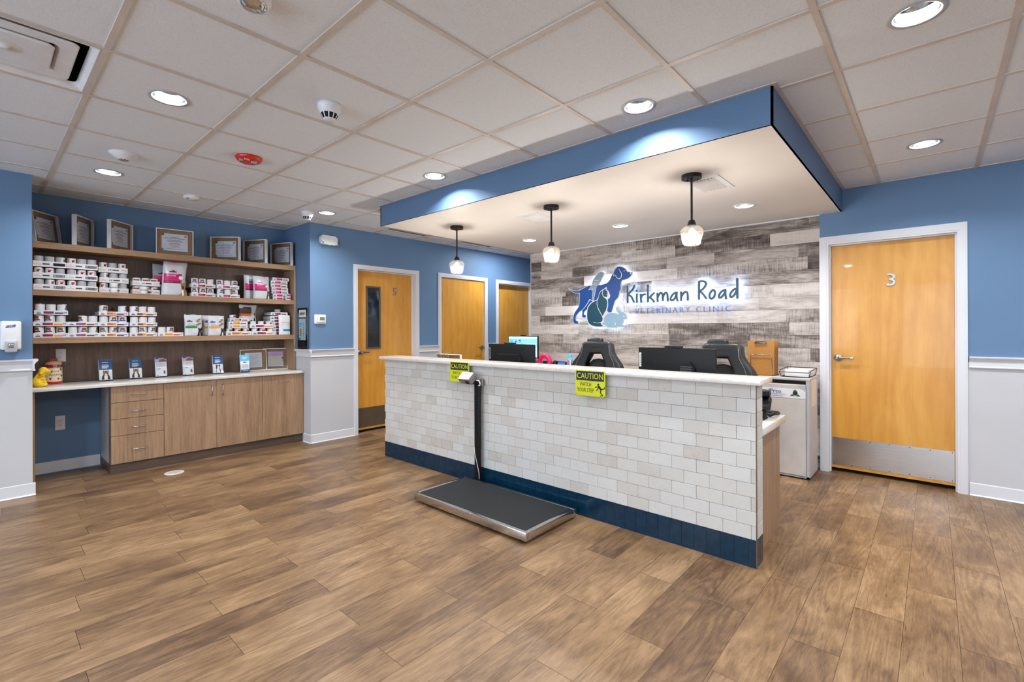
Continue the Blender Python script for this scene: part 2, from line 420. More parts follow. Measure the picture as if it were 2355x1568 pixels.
# door openings in the hall wall (y ranges) and the logo-side wall (x range)
DOORS_H = [(3.210, 4.112, 2.112), (4.584, 5.500, 2.118), (5.825, 6.735, 2.110)]
D3 = (-0.730, 0.142, 2.110)
mb = MB()
ys = [YN] + [q for d in DOORS_H for q in (d[0] - 0.02, d[1] + 0.02)] + [Y1]
for a, b in zip(ys[0::2], ys[1::2]): wall(mb, XW - 0.12 if a > YN else XN, XW, a, b)
for d in DOORS_H: wall(mb, XW - 0.12, XW, d[0] - 0.02, d[1] + 0.02, d[2] + 0.02)
struct(mb.build('wall_hall'))
mb = MB(); mb.box(XN - 0.12, XN, YC - 0.1, YN + 0.1, 0, ZC + 0.4, 'blue'); struct(mb.build('wall_alcove'))
mb = MB(); wall(mb, XN - 0.12, XC, Y0 - 0.12, YC); struct(mb.build('wall_left'))
mb = MB(); mb.box(-4.31, -0.80, YL + 0.012, YL + 0.14, 0, ZC + 0.4, 'gap'); mb.box(-4.322, -4.31, YL - 0.002, YL + 0.14, 0, ZC + 0.4, 'white_wall')
lw = struct(mb.build('wall_logo'))
# weathered planks of the logo wall: one part, one quad block per plank
mb = MB(); z = 2.404; row = 0
while z > 0.02:
    x = -4.31 - random.random() * 0.8; h = 0.1262
    while x < -0.80:
        w = random.choice((0.46, 0.62, 0.78, 0.95, 1.22)) + random.random() * 0.08
        a, b = max(x, -4.31), min(x + w, -0.80)
        if b - a > 0.01:
            jit = random.random() * 0.0025
            r = (random.random(), 1.0 if random.random() < 0.35 else 0.0, random.random())
            mb.box(a + 0.0006, b - 0.0006, YL - jit, YL + 0.012, max(0, z - h) + 0.0008, z - 0.0008, 'barn', r)
        x += w
    z -= h; row += 1
mb.build('weathered_planks', lw, True)
mb = MB()
wall(mb, -0.80, D3[0] - 0.02, YL, YL + 0.12); wall(mb, D3[1] + 0.02, X1, YL, YL + 0.12); wall(mb, D3[0] - 0.02, D3[1] + 0.02, YL, YL + 0.12, D3[2] + 0.02)
struct(mb.build('wall_far'))
mb = MB(); wall(mb, X1, X1 + 0.12, Y0 - 0.12, YL + 0.12); struct(mb.build('wall_right'))
mb = MB(); mb.box(XW - 0.12, -4.2, Y1, Y1 + 0.12, 0, ZC + 0.4, 'blue'); struct(mb.build('wall_hall_end'))
mb = MB(); wall(mb, -4.2, -4.08, YL + .14, Y1 + .12); struct(mb.build('wall_hall_right'))
# shop-front wall behind the camera, with two daylight openings
WINS = [(-4.6, -1.4), (-0.6, 2.6)]
mb = MB(); xs = [XC] + [q for w in WINS for q in w] + [X1 + 0.12]
for a, b in zip(xs[0::2], xs[1::2]): wall(mb, a, b, Y0 - 0.12, Y0)
for a, b in WINS: wall(mb, a, b, Y0 - 0.12, Y0, 0, 0.35); wall(mb, a, b, Y0 - 0.12, Y0, 2.4)
struct(mb.build('wall_front'))
for k, (a, b) in enumerate(WINS):
    mb = MB(); c = (a + b) / 2
    for x0, x1, z0, z1 in ((a, a + .05, .35, 2.4), (b - .05, b, .35, 2.4), (c - .025, c + .025, .4, 2.35), (a + .05, b - .05, .35, .4), (a + .05, b - .05, 2.35, 2.4)):
        mb.box(x0, x1, Y0 - 0.09, Y0 - 0.03, z0, z1, 'bronze')
    w = struct(mb.build('window_%d' % (k + 1)))
    MB().box(a + .05, b - .05, Y0 - 0.062, Y0 - 0.058, .4, 2.35, 'glass').build('window_pane', w)

# floor: vinyl planks running into the room, one mesh
mb = MB(); mb.box(XN - 0.1, X1 + 0.1, Y0 - 0.1, Y1, -0.06, -0.0015, 'gap')
W = 0.184; L = 0.915; k = int((XN - 0.105) / W) - 2
while -0.289 + k * W < X1:
    x = -0.289 + k * W
    y = 2.76 + (0.437 * k) % L + random.uniform(-.03, .03); y -= L * 9
    while y < Y1:
        a, b = max(x, XN - 0.1), min(x + W, X1); c, d = max(y, Y0), min(y + L, Y1)
        if b > a and d > c:
            mb.add([(a + .0006, c + .0008, 0), (b - .0006, c + .0008, 0), (b - .0006, d - .0008, 0), (a + .0006, d - .0008, 0)], [(0, 1, 2, 3)], 'floor',
                   False, (random.random(), random.random(), random.random()))
        y += L
    k += 1
struct(mb.build('floor', None, True))

# ceiling: mineral tiles with round cut-outs, plus the exposed tee grid
def hole_cell(mb, x0, x1, y0, y1, z, cx, cy, r, m, n=48):
    def edge(t):
        dx, dy = math.cos(t), math.sin(t); s = 1e9
        if dx > 1e-9: s = min(s, (x1 - cx) / dx)
        if dx < -1e-9: s = min(s, (x0 - cx) / dx)
        if dy > 1e-9: s = min(s, (y1 - cy) / dy)
        if dy < -1e-9: s = min(s, (y0 - cy) / dy)
        return (cx + dx * s, cy + dy * s, z)
    cor = sorted([math.atan2(y - cy, x - cx) % (2 * PI) for x in (x0, x1) for y in (y0, y1)])
    ang = sorted(set([2 * PI * k / n for k in range(n)] + cor)); vs = []; fs = []
    for t in ang: vs += [(cx + r * math.cos(t), cy + r * math.sin(t), z), edge(t)]
    q = len(ang)
    for k in range(q):
        j = (k + 1) % q; fs.append((2 * k, 2 * j, 2 * j + 1, 2 * k + 1))
    mb.add(vs, fs, m)
LIGHTS = [(-3.13, 0.70), (-4.955, 0.70), (-4.93, 2.525), (-3.096, 2.525), (-1.262, 2.520), (-0.048, 2.535), (-0.045, 4.365)]
SOFL = [(-3.624, 4.40), (-2.426, 4.425), (-1.232, 4.435)]
SX0, SX1, SY0, ZS = -4.268, -0.625, 2.765, 2.404
cells = []
mb = MB()
i0, i1 = int((XN - GX) / G) - 1, int((X1 - GX) / G) + 1; j0, j1 = int((Y0 - GY) / G) - 1, int((Y1 - GY) / G) + 1
for i in range(i0, i1):
    for j in range(j0, j1):
        a, b = max(GX + i * G, XN), min(GX + (i + 1) * G, X1); c, d = max(GY + j * G, Y0), min(GY + (j + 1) * G, Y1)
        if b - a < 0.01 or d - c < 0.01 or (i == -1 and j == -1): continue
        if a > -4.2 and c > YL + 0.1: continue
        h = [p for p in LIGHTS if a < p[0] < b and c < p[1] < d]
        if h: hole_cell(mb, a, b, c, d, ZC, h[0][0], h[0][1], 0.078, 'tile')
        else: mb.add([(a, c, ZC), (a, d, ZC), (b, d, ZC), (b, c, ZC)], [(0, 1, 2, 3)], 'tile')
mb.box(XN - 0.2, X1 + 0.2, Y0 - 0.2, Y1 + 0.2, ZC + 0.36, ZC + 0.42, 'dark_void')  # unseen dark slab added over the tiles to keep world light out
ce = struct(mb.build('ceiling'))
mb = MB(); t = 0.0125
for i in range(i0, i1 + 1):
    x = GX + i * G
    if XN < x < X1: mb.box(x - t, x + t, Y0, Y1 if x < -4.2 else YL, ZC - 0.006, ZC + 0.004, 'grid_beige')
for j in range(j0, j1 + 1):
    y = GY + j * G
    if Y0 < y < Y1: mb.box(XN, X1 if y < YL else -4.2, y - t, y + t, ZC - 0.0055, ZC + 0.004, 'grid_beige')
for x0, x1, y0, y1 in ((SX0 - .022, SX1 + .022, SY0 - .022, SY0), (SX1, SX1 + .022, SY0, YL), (SX0 - .022, SX0, SY0, YL), (XW, XW + .02, YN, Y1), (SX1 + .02, X1, YL - .02, YL), (XN, XW, YN - .02, YN), (XN, XN + .02, YC, YN)):
    mb.box(x0, x1, y0, y1, ZC - 0.005, ZC + 0.003, 'grid_beige')
mb.build('tee_grid', ce)
# dropped soffit above the counter
mb = MB()
for x0, x1, y0, y1, sk in ((SX0, SX1, SY0, SY0 + .012, ''), (SX0, SX0 + .012, SY0, YL, ''), (SX1 - .012, SX1, SY0, YL, '')):
    mb.box(x0, x1, y0, y1, ZS, ZC + 0.02, 'blue')
xb = [SX0, -3.0, -1.83, SX1]
for k, (cx, cy) in enumerate(SOFL): hole_cell(mb, xb[k], xb[k + 1], 3.9, YL, ZS, cx, cy, 0.074, 'soffit_white')
mb.add([(SX0, SY0, ZS), (SX0, 3.9, ZS), (SX1, 3.9, ZS), (SX1, SY0, ZS)], [(0, 1, 2, 3)], 'soffit_white')
struct(mb.build('ceiling_soffit'))
# thin white bead where the soffit meets the planks
struct(MB().box(-4.31, -0.80, YL - 0.008, YL + 0.01, ZS - 0.012, ZS, 'trim').build('trim_1'))

# chair rail and cove base
RAIL = [(0, 1.012), (.013, 1.012), (.017, 1.020), (.012, 1.030), (.011, 1.066), (.017, 1.074), (.022, 1.084), (.030, 1.090), (.033, 1.098), (.033, 1.106), (0, 1.106)]
BASE = [(0, 0), (.016, 0), (.013, .004), (.007, .010), (.006, .094), (.003, .1), (0, .1)]
def run(mb, prof, p, q, n, m):
    """profile (depth, z) swept from p to q along the wall, n = outward normal"""
    P, Q = Vector((p[0], p[1], 0)), Vector((q[0], q[1], 0)); N = Vector((n[0], n[1], 0)); k = len(prof)
    vs = [P + N * d + Vector((0, 0, z)) for d, z in prof] + [Q + N * d + Vector((0, 0, z)) for d, z in prof]
    fs = [tuple(range(k)), tuple(range(k, 2 * k))[::-1]] + [(i, k + i, k + (i + 1) % k, (i + 1) % k) for i in range(k)]
    mb.add(vs, fs, m)
cas = 0.056
segs_h = [(YN, 3.210 - cas), (4.112 + .063, 4.584 - .058), (5.5 + .06, 5.825 - .058)]
mb = MB(); run(mb, RAIL, (-5.84, YN), (XW + .033, YN), (0, -1), 'trim')
for a, b in segs_h: run(mb, RAIL, (XW, a), (XW, b), (1, 0), 'trim')
struct(mb.build('trim_2'))
mb = MB(); run(mb, RAIL, (D3[1] + .07, YL), (X1, YL), (0, -1), 'trim'); struct(mb.build('trim_3'))
mb = MB(); run(mb, RAIL, (XC, Y0), (XC, YC), (1, 0), 'trim'); run(mb, RAIL, (-5.62, YC), (XC + .033, YC), (0, 1), 'trim'); struct(mb.build('trim_4'))
mb = MB(); run(mb, BASE, (-5.66, YN), (XW + .016, YN), (0, -1), 'trim')
for a, b in segs_h: run(mb, BASE, (XW, a), (XW, b), (1, 0), 'trim')
struct(mb.build('baseboard_hall'))
mb = MB(); run(mb, BASE, (D3[1] + .07, YL), (X1, YL), (0, -1), 'trim'); struct(mb.build('baseboard_far'))
mb = MB(); run(mb, BASE, (XC, Y0), (XC, YC + .016), (1, 0), 'trim'); struct(mb.build('baseboard_left'))
mb = MB(); run(mb, [(0, .015), (.008, .015), (.008, .118), (0, .118)], (XN, YC), (XN, .80), (1, 0), 'trim'); struct(mb.build('baseboard_alcove'))

# ------------------------------------------------------------------ doors
def lever(par, x, z, y, side, m='nickel'):
    """rose and lever; y = face of the leaf (towards -y), side = direction of the lever"""
    mb = MB(); X = Matrix.Translation((x, y, z)) @ RX90
    mb.lathe([(0.0, .016), (.028, .016), (.034, .010), (.034, 0)], m, 24, X)
    mb.cyl(.011, .012, .05, m, 14, X)
    mb.tube([(x, y - .048, z), (x + side * .03, y - .052, z), (x + side * .07, y - .05, z), (x + side * .115, y - .046, z)], [.011, .010, .009, .008], m, 10)
    mb.rbox(min(x + side * .02, x + side * .12), max(x + side * .02, x + side * .12), y - .056, y - .042, z - .011, z + .011, m, .004)
    return mb.build('lever_handle', par)
def door(n, loc, rz, w, h, cl, cr, ct, ld, kick=None, number=None, window=None, hinges=None, handle=None, num_x=None):
    root = bpy.data.objects.new('door_%d' % n, None); COL.objects.link(root); root.location = loc; root.rotation_euler = (0, 0, rz); struct(root)
    mb = MB()
    for x0, x1, z0, z1 in ((-cl, 0, 0, h + ct), (w, w + cr, 0, h + ct), (0, w, h, h + ct)):
        mb.box(x0, x1, -.014, .11, z0, z1, 'trim')
    d = ld - .004 if ld > .03 else ld + .05
    for x0, x1, z0, z1 in ((0, .012, 0, h), (w - .012, w, 0, h), (.012, w - .012, h - .012, h)):
        mb.box(x0, x1, d - .03, d, z0, z1, 'trim')
    for x0, x1, z0, z1 in ((-cl + .012, -.016, 0, h + ct - .012), (w + .016, w + cr - .012, 0, h + ct - .012), (-.016, w + .016, h + .016, h + ct - .012)):
        mb.box(x0, x1, -.018, -.014, z0, z1, 'trim')
    mb.box(-.02, w + .02, .112, .13, -.01, h + .02, 'dark_void')  # unseen dark plate added behind the leaf to stop light leaking under it
    mb.build('door_frame', root)
    leaf = MB().rbox(.004, w - .004, ld, ld + .044, .034, h - .005, 'maple', .002, 1).build('leaf', root)
    if kick:
        mb = MB(); mb.box(.012, w - .016, ld - .002, ld, .062, .318, kick)
        for i in range(7):
            for zz in (.075, .305):
                mb.cyl(.004, 0, .0035, 'ink', 8, Matrix.Translation((.03 + i * (w - .06) / 6, ld, zz)) @ RX90)
        mb.build('kick_plate', root)
    if number:
        s, x, z, hh, m = number
        MB().text(s, hh * .58, hh, m, FACE_Y(x, ld - .006, z), .006).build('door_number', root)
    if window:
        x0, x1, z0, z1 = window; f = .022; mb = MB()
        for a, b, c, e in ((x0 - f, x0, z0 - f, z1 + f), (x1, x1 + f, z0 - f, z1 + f), (x0, x1, z0 - f, z0), (x0, x1, z1, z1 + f)):
            mb.box(a, b, ld - .012, ld, c, e, 'bronze')
        vf = mb.build('vision_frame', root); MB().box(x0, x1, ld - .003, ld - .001, z0, z1, 'door_glass').build('vision_glass', vf)
    for hz in (hinges or []):
        mb = MB()
        for q in range(3): mb.cyl(.008, hz - .055 + q * .037, hz - .055 + q * .037 + .035, 'nickel', 10, Matrix.Translation((0.0, ld - .012, 0)))
        mb.box(-.028, .026, ld - .004, ld - .0005, hz - .055, hz + .055, 'nickel'); mb.build('hinge', root)
    if handle: lever(root, handle[0], handle[1], ld, handle[2])
    return root
HR = PI / 2
door(1, (XW, 3.210, 0), HR, .902, 2.112, cas, .063, .056, .085, 'bronze', ('5', .615, 1.858, .105, 'nickel'), (.194, .368, 1.106, 1.890), None, (.074, 1.045, 1))
door(2, (XW, 4.584, 0), HR, .916, 2.118, .058, .060, .06, .010, None, None, None, (1.83, .97, .25), (.862, 1.045, -1))
door(3, (XW, 5.825, 0), HR, .910, 2.110, .058, .060, .06, .085)
door(4, (D3[0], YL, 0), 0, .872, 2.110, .072, .062, .075, .055, 'steel_x', ('3', .452, 1.76, .108, 'nickel'), None, None, (.066, 1.062, 1))
LOGO = {'dog':[(-3.601,1.862),(-3.57,1.835),(-3.525,1.813),(-3.474,1.806),(-3.439,1.806),(-3.442,1.754),(-3.445,1.699),(-3.448,1.653),(-3.467,1.614),(-3.5,1.578),(-3.526,1.545),(-3.54,1.505),(-3.547,1.462),(-3.542,1.424),(-3.52,1.404),(-3.483,1.402),(-3.464,1.412),(-3.474,1.433),(-3.503,1.445),(-3.51,1.47),(-3.501,1.51),(-3.473,1.543),(-3.438,1.569),(-3.409,1.582),(-3.401,1.557),(-3.408,1.52),(-3.401,1.49),(-3.374,1.483),(-3.351,1.492),(-3.356,1.513),(-3.377,1.523),(-3.384,1.538),(-3.366,1.568),(-3.33,1.591),(-3.26,1.625),(-3.041,1.618),(-3.04,1.535),(-3.015,1.538),(-2.98,1.543),(-2.965,1.58),(-2.949,1.632),(-2.932,1.678),(-2.89,1.719),(-2.874,1.761),(-2.87,1.79),(-2.85,1.823),(-2.852,1.864),(-2.847,1.904),(-2.831,1.928),(-2.787,1.935),(-2.75,1.945),(-2.721,1.966),(-2.705,1.99),(-2.703,2.008),(-2.721,2.014),(-2.755,2.023),(-2.777,2.035),(-2.792,2.062),(-2.821,2.079),(-2.853,2.095),(-2.888,2.096),(-2.921,2.079),(-2.947,2.053),(-2.96,2.022),(-2.977,1.982),(-2.997,1.943),(-3.023,1.916),(-3.06,1.898),(-3.121,1.888),(-3.189,1.888),(-3.272,1.891),(-3.322,1.885),(-3.372,1.865),(-3.422,1.845),(-3.474,1.828),(-3.525,1.832),(-3.57,1.846)],'dog_front':[(-3.041,1.65),(-3.034,1.594),(-3.037,1.535),(-2.98,1.543),(-2.962,1.592)],'bird':[(-3.297,1.841),(-3.273,1.869),(-3.251,1.901),(-3.248,1.937),(-3.23,1.966),(-3.202,2.0),(-3.175,2.03),(-3.147,2.048),(-3.117,2.049),(-3.093,2.038),(-3.088,2.014),(-3.097,1.989),(-3.113,1.981),(-3.117,1.961),(-3.131,1.935),(-3.161,1.901),(-3.192,1.882),(-3.209,1.815),(-3.223,1.756),(-3.238,1.699),(-3.249,1.697),(-3.246,1.757),(-3.241,1.817),(-3.239,1.858),(-3.259,1.836),(-3.267,1.851),(-3.287,1.843)],'cat_body':[(-3.184,1.697),(-3.231,1.681),(-3.273,1.656),(-3.309,1.615),(-3.325,1.567),(-3.329,1.513),(-3.324,1.458),(-3.303,1.409),(-3.261,1.382),(-3.205,1.369),(-3.136,1.367),(-3.096,1.369),(-3.123,1.395),(-3.126,1.409),(-3.17,1.409),(-3.241,1.416),(-3.233,1.422),(-3.177,1.413),(-3.133,1.419),(-3.106,1.434),(-3.102,1.469),(-3.112,1.499),(-3.139,1.538),(-3.17,1.592),(-3.187,1.647)],'cat_chest':[(-3.175,1.697),(-3.159,1.723),(-3.152,1.764),(-3.135,1.796),(-3.107,1.818),(-3.101,1.809),(-3.111,1.78),(-3.098,1.747),(-3.067,1.719),(-3.044,1.7),(-3.034,1.664),(-3.038,1.617),(-3.055,1.565),(-3.082,1.531),(-3.099,1.496),(-3.136,1.553),(-3.166,1.607),(-3.178,1.658)],'cat_head':[(-3.094,1.802),(-3.101,1.779),(-3.094,1.755),(-3.071,1.736),(-3.044,1.732),(-3.034,1.743),(-3.03,1.775),(-3.032,1.799),(-3.044,1.814),(-3.057,1.815),(-3.053,1.841),(-3.084,1.825),(-3.101,1.809)],'cat_plate':[(-3.184,1.699),(-3.157,1.735),(-3.147,1.782),(-3.124,1.81),(-3.094,1.826),(-3.048,1.85),(-3.046,1.817),(-3.024,1.804),(-3.01,1.774),(-2.999,1.748),(-3.007,1.722),(-3.034,1.706),(-3.031,1.676),(-3.03,1.623),(-3.045,1.559),(-3.025,1.541),(-3.075,1.501),(-3.095,1.466),(-3.099,1.425),(-3.075,1.395),(-3.062,1.374),(-3.096,1.361),(-3.205,1.362),(-3.271,1.376),(-3.31,1.406),(-3.331,1.458),(-3.336,1.513),(-3.33,1.57),(-3.316,1.618),(-3.28,1.659),(-3.237,1.687)],'rabbit':[(-3.113,1.401),(-3.085,1.413),(-3.081,1.454),(-3.065,1.492),(-3.031,1.521),(-2.982,1.534),(-2.923,1.53),(-2.871,1.511),(-2.897,1.538),(-2.913,1.567),(-2.913,1.59),(-2.902,1.598),(-2.894,1.612),(-2.871,1.597),(-2.849,1.571),(-2.839,1.542),(-2.811,1.538),(-2.786,1.518),(-2.773,1.492),(-2.77,1.469),(-2.786,1.452),(-2.818,1.45),(-2.818,1.421),(-2.84,1.393),(-2.812,1.381),(-2.793,1.375),(-2.802,1.361),(-2.853,1.361),(-2.908,1.364),(-2.917,1.354),(-2.976,1.353),(-3.035,1.356),(-3.055,1.38),(-3.082,1.389)],'lines':[[(-2.908,2.078),(-2.937,2.052),(-2.952,2.021),(-2.947,1.992),(-2.934,1.982)],[(-2.939,2.003),(-2.921,1.993),(-2.899,1.962),(-2.873,1.947),(-2.85,1.955),(-2.838,1.983),(-2.841,2.015),(-2.86,2.045),(-2.872,2.069)],[(-2.718,2.013),(-2.721,2.002),(-2.713,1.992)],[(-3.409,1.575),(-3.359,1.623),(-3.309,1.681),(-3.293,1.708),(-3.259,1.7),(-3.249,1.691)],[(-2.871,1.511),(-2.897,1.538),(-2.913,1.567)],[(-2.846,1.553),(-2.865,1.574),(-2.89,1.584)],[(-2.933,1.376),(-2.92,1.393),(-2.92,1.414)],[(-3.227,1.957),(-3.196,1.948),(-3.148,1.951)],[(-3.237,1.927),(-3.203,1.916),(-3.165,1.919)],[(-3.244,1.907),(-3.213,1.894),(-3.189,1.894)]],'dots':[((-2.803,2.036),0.012),((-2.805,1.485),0.01),((-3.04,1.764),0.008)],'strokes':[[(-2.756,1.849),(-2.757,1.748),(-2.756,1.654)],[(-2.668,1.851),(-2.692,1.803),(-2.743,1.753),(-2.709,1.721),(-2.676,1.66)],[(-2.635,1.745),(-2.638,1.699),(-2.636,1.653)],[(-2.636,1.79),(-2.636,1.784)],[(-2.588,1.739),(-2.585,1.696),(-2.581,1.652)],[(-2.584,1.696),(-2.566,1.732),(-2.533,1.741)],[(-2.495,1.844),(-2.496,1.747),(-2.495,1.656)],[(-2.421,1.749),(-2.469,1.703),(-2.45,1.684),(-2.421,1.65)],[(-2.381,1.741),(-2.38,1.699),(-2.377,1.654)],[(-2.378,1.693),(-2.352,1.739),(-2.333,1.747),(-2.318,1.72),(-2.314,1.66)],[(-2.314,1.69),(-2.293,1.739),(-2.272,1.744),(-2.26,1.717),(-2.255,1.655)],[(-2.152,1.743),(-2.187,1.73),(-2.218,1.691),(-2.221,1.662),(-2.197,1.658),(-2.167,1.689),(-2.152,1.74),(-2.153,1.7),(-2.145,1.65)],[(-2.103,1.742),(-2.101,1.697),(-2.104,1.654)],[(-2.101,1.691),(-2.075,1.73),(-2.049,1.743),(-2.03,1.722),(-2.027,1.654)],[(-1.903,1.845),(-1.904,1.755),(-1.905,1.66)],[(-1.903,1.845),(-1.866,1.848),(-1.836,1.834),(-1.833,1.804),(-1.861,1.764),(-1.891,1.743),(-1.866,1.714),(-1.828,1.662)],[(-1.76,1.744),(-1.787,1.715),(-1.793,1.677),(-1.774,1.654),(-1.747,1.674),(-1.736,1.712),(-1.744,1.74),(-1.76,1.744)],[(-1.631,1.742),(-1.668,1.725),(-1.694,1.688),(-1.691,1.661),(-1.668,1.668),(-1.639,1.707),(-1.63,1.739),(-1.63,1.696),(-1.624,1.649)],[(-1.514,1.847),(-1.513,1.754),(-1.513,1.652)],[(-1.516,1.749),(-1.549,1.737),(-1.58,1.699),(-1.583,1.669),(-1.562,1.665),(-1.534,1.696),(-1.515,1.74)]],'vc':[(-2.673,1.54),(-1.586,1.545),(-1.79,1.574),(-1.791,1.516)]}
# ------------------------------------------------------------------ shelving and cabinets in the alcove
XS = -5.86; XK = XN + 0.004
sh = thing('wall_shelf_unit', 'brown laminate wall shelf unit with three thick shelves in the blue alcove', 'shelves', (XS, 1.45, .85))
MBw = lambda: (lambda b: (setattr(b, 'X', Matrix.Translation((-XS, -1.45, -.85))), b)[1])(MB())
for z0, z1 in ((2.066, 2.122), (1.648, 1.700), (1.225, 1.278)):
    MBw().rbox(XK + .012, XS, .318, 2.574, z0, z1, 'lam_y', .0015, 1).build('shelf', sh)
MBw().box(XK, XK + .011, .300, 2.598, .852, 2.066, 'lam_shaded').build('back_panel', sh)
MBw().rbox(XK + .012, XS, 2.574, 2.598, .852, 2.127, 'lam_v', .0015, 1).build('side_panel', sh)
MBw().rbox(XK + .012, XS, .298, .318, .852, 2.122, 'lam_v', .0015, 1).build('side_panel', sh)
wt = tag(MB().rbox(XK, -5.634, .298, 2.597, .821, .850, 'quartz', .003, 2).build('worktop'), 'speckled white quartz worktop running over the wood cabinets and the open knee space', 'worktop')
XF = -5.66
def pull(par, y, z, vert=False, L=.1):
    mb = MB(); h = L / 2
    P = [(XF, -h, 0), (XF + .026, -h, 0), (XF + .032, -h + .006, 0), (XF + .032, h - .006, 0), (XF + .026, h, 0), (XF, h, 0)]
    P = [(p[0] + .0, y, z + p[1]) if vert else (p[0], y + p[1], z) for p in P]
    mb.tube(P, .0042, 'nickel', 8); return mb.build('handle', par)
def carcass(root, y0, y1, toe_l=.0):
    MB().box(XK, XF - .02, y0, y1, .098, .820, 'lam_shaded').build('body', root)
    MB().box(XK, XF - .035, y0 + toe_l, y1, .0, .098, 'lam_toe').build('toe_kick', root)
c1 = thing('drawer_cabinet', 'four drawer wood laminate base cabinet beside the open knee space', 'cabinet')
carcass(c1, .812, 1.213)
MB().box(XK + .02, XF - .05, .806, .8115, .1, .82, 'plastic_grey').build('end_panel', c1)
MB().box(XF - .055, XF - .0195, .803, .8118, .098, .82, 'lam_toe').build('end_strip', c1)
for z0, z1, hz in ((.668, .818, .735), (.516, .664, .582), (.360, .512, .430), (.100, .356, .223)):
    d = MB().rbox(XF - .019, XF, .8125, 1.212, z0, z1, 'lam_v', .001, 1).build('drawer', c1); pull(d, 1.013, hz)
c2 = thing('double_door_cabinet', 'two door wood laminate base cabinet in the middle of the run', 'cabinet')
carcass(c2, 1.214, 2.131)
for y0, y1, hy in ((1.2155, 1.671, 1.626), (1.6735, 2.130, 1.727)):
    d = MB().rbox(XF - .019, XF, y0, y1, .100, .818, 'lam_v', .001, 1).build('door', c2); pull(d, hy, .706, True)
c3 = thing('pullout_cabinet', 'single front wood laminate base cabinet with horizontal pull beside the hall corner', 'cabinet')
carcass(c3, 2.132, 2.594)
d = MB().rbox(XF - .019, XF, 2.1335, 2.594, .100, .818, 'lam_v', .001, 1).build('door', c3); pull(d, 2.364, .738)
sp = tag(MB().box(XK, -5.66, .298, .318, 0, .82, 'lam_tan').build('support_panel'), 'narrow tan wood panel holding up the worktop at the left side of the knee space', 'panel')

# wall outlets
def outlet(label, loc, w, h, deco):
    r = thing('wall_outlet', label, 'outlet', loc, HR)
    MB().rbox(-w / 2, w / 2, -.006, 0, -h / 2, h / 2, 'plastic_white', .003, 2).build('cover_plate', r)
    mb = MB()
    if deco: mb.rbox(-.017, .017, -.009, -.005, -.034, .034, 'plastic_white', .001, 1)
    for zz in (-.019, .019):
        if not deco: mb.cyl(.0165, .005, .009, 'plastic_white', 20, Matrix.Translation((0, 0, zz)) @ RX90)
        for a in (-.006, .006): mb.box(a - .0012, a + .0012, -.0096, -.0085, zz - .001, zz + .008, 'ink')
        mb.cyl(.0026, .0085, .0096, 'ink', 8, Matrix.Translation((0, 0, zz - .008)) @ RX90)
    mb.build('socket', r)
outlet('white wall outlet on the blue wall inside the open knee space', (XN, .514, .469), .071, .133, True)
outlet('white wall outlet on the brown shelf back behind the treat jar', (XK + .011, .519, 1.107), .071, .122, False)

# ------------------------------------------------------------------ reception counter
CX0, CX1, CY0, CY1 = -4.353, -0.737, 2.866, 2.996
rc = thing('reception_counter', 'long reception counter clad in cream stone tiles with a navy tile base', 'counter')
MB().box(CX0 + .012, CX1 - .012, CY0 + .012, CY1, 0, 1.02, 'grout').build('half_wall', rc)
mb = MB(); rh = .0786
for r in range(11):
    z0 = .1565 + r * rh; first = .028 if r % 2 == 0 else .104; x = CX1
    ws = [first] + [.1522] * 30
    for w in ws:
        a, b = max(x - w, CX0), x; x -= w
        if b - a < .012: break
        j = random.random() * .002; rr = (random.random() ** 0.8, random.random(), random.random())
        mb.rbox(a + .0006, b - .0006, CY0 - j, CY0 + .0125, z0 + .0006, z0 + rh - .0006, 'stone', .0016, 1, None, rr)
    mb.rbox(CX1 - .0115, CX1 + random.random() * .001, CY0 + .014, CY0 + .014 + (.06 if r % 3 == 1 else .114), z0 + .0011, z0 + rh - .0011, 'stone', .002, 1, None, (random.random() * .55, .5, random.random()))
    if r % 3 == 1: mb.rbox(CX1 - .0115, CX1, CY0 + .0765, CY0 + .129, z0 + .0011, z0 + rh - .0011, 'stone', .002, 1, None, (random.random() * .55, .5, random.random()))
    mb.rbox(CX0, CX0 + .0115, CY0 + .014, CY1 - .001, z0 + .0011, z0 + rh - .0011, 'stone', .002, 1, None, (random.random(), .5, random.random()))
mb.build('stone_cladding', rc, True)
mb = MB(); mb.box(CX0 + .003, CX1 - .003, CY0 + .003, CY1, 0, .156, 'tile_joint'); x = CX1 - .042
edges = [CX1, CX1 - .042]
while edges[-1] > CX0 + .01: edges.append(max(CX0, edges[-1] - .0765))
for a, b in zip(edges[1:], edges[:-1]): mb.rbox(a + .0006, b - .0006, CY0, CY0 + .004, .003, .1545, 'blue_tile', .0008, 1)
for a, b in ((CY0 + .003, CY0 + .07), (CY0 + .0712, CY1)): mb.rbox(CX1 - .004, CX1, a, b, .003, .1545, 'blue_tile', .0008, 1)
mb.build('navy_base_tiles', rc)
MB().box(CX1 - .0025, CX1 + .0015, CY0 - .0015, CY0 + .010, 0, 1.02, 'bronze').build('corner_trim', rc)
MB().rbox(CX0 - .040, CX1 + .034, 2.820, 3.075, 1.023, 1.054, 'quartz', .003, 2).build('counter_ledge', rc)
rd = thing('reception_desk', 'white topped work desk with wood end panel behind the stone counter', 'desk')
MB().rbox(CX0, -.745, CY1 + .001, 3.605, .705, .752, 'quartz', .003, 2).build('desk_top', rd)
MB().box(-.806, -.778, CY1 + .001, 3.585, 0, .704, 'lam_v').build('end_panel', rd)
MB().box(CX0 + .02, CX0 + .05, CY1 + .001, 3.585, 0, .704, 'lam_v').build('end_panel', rd)

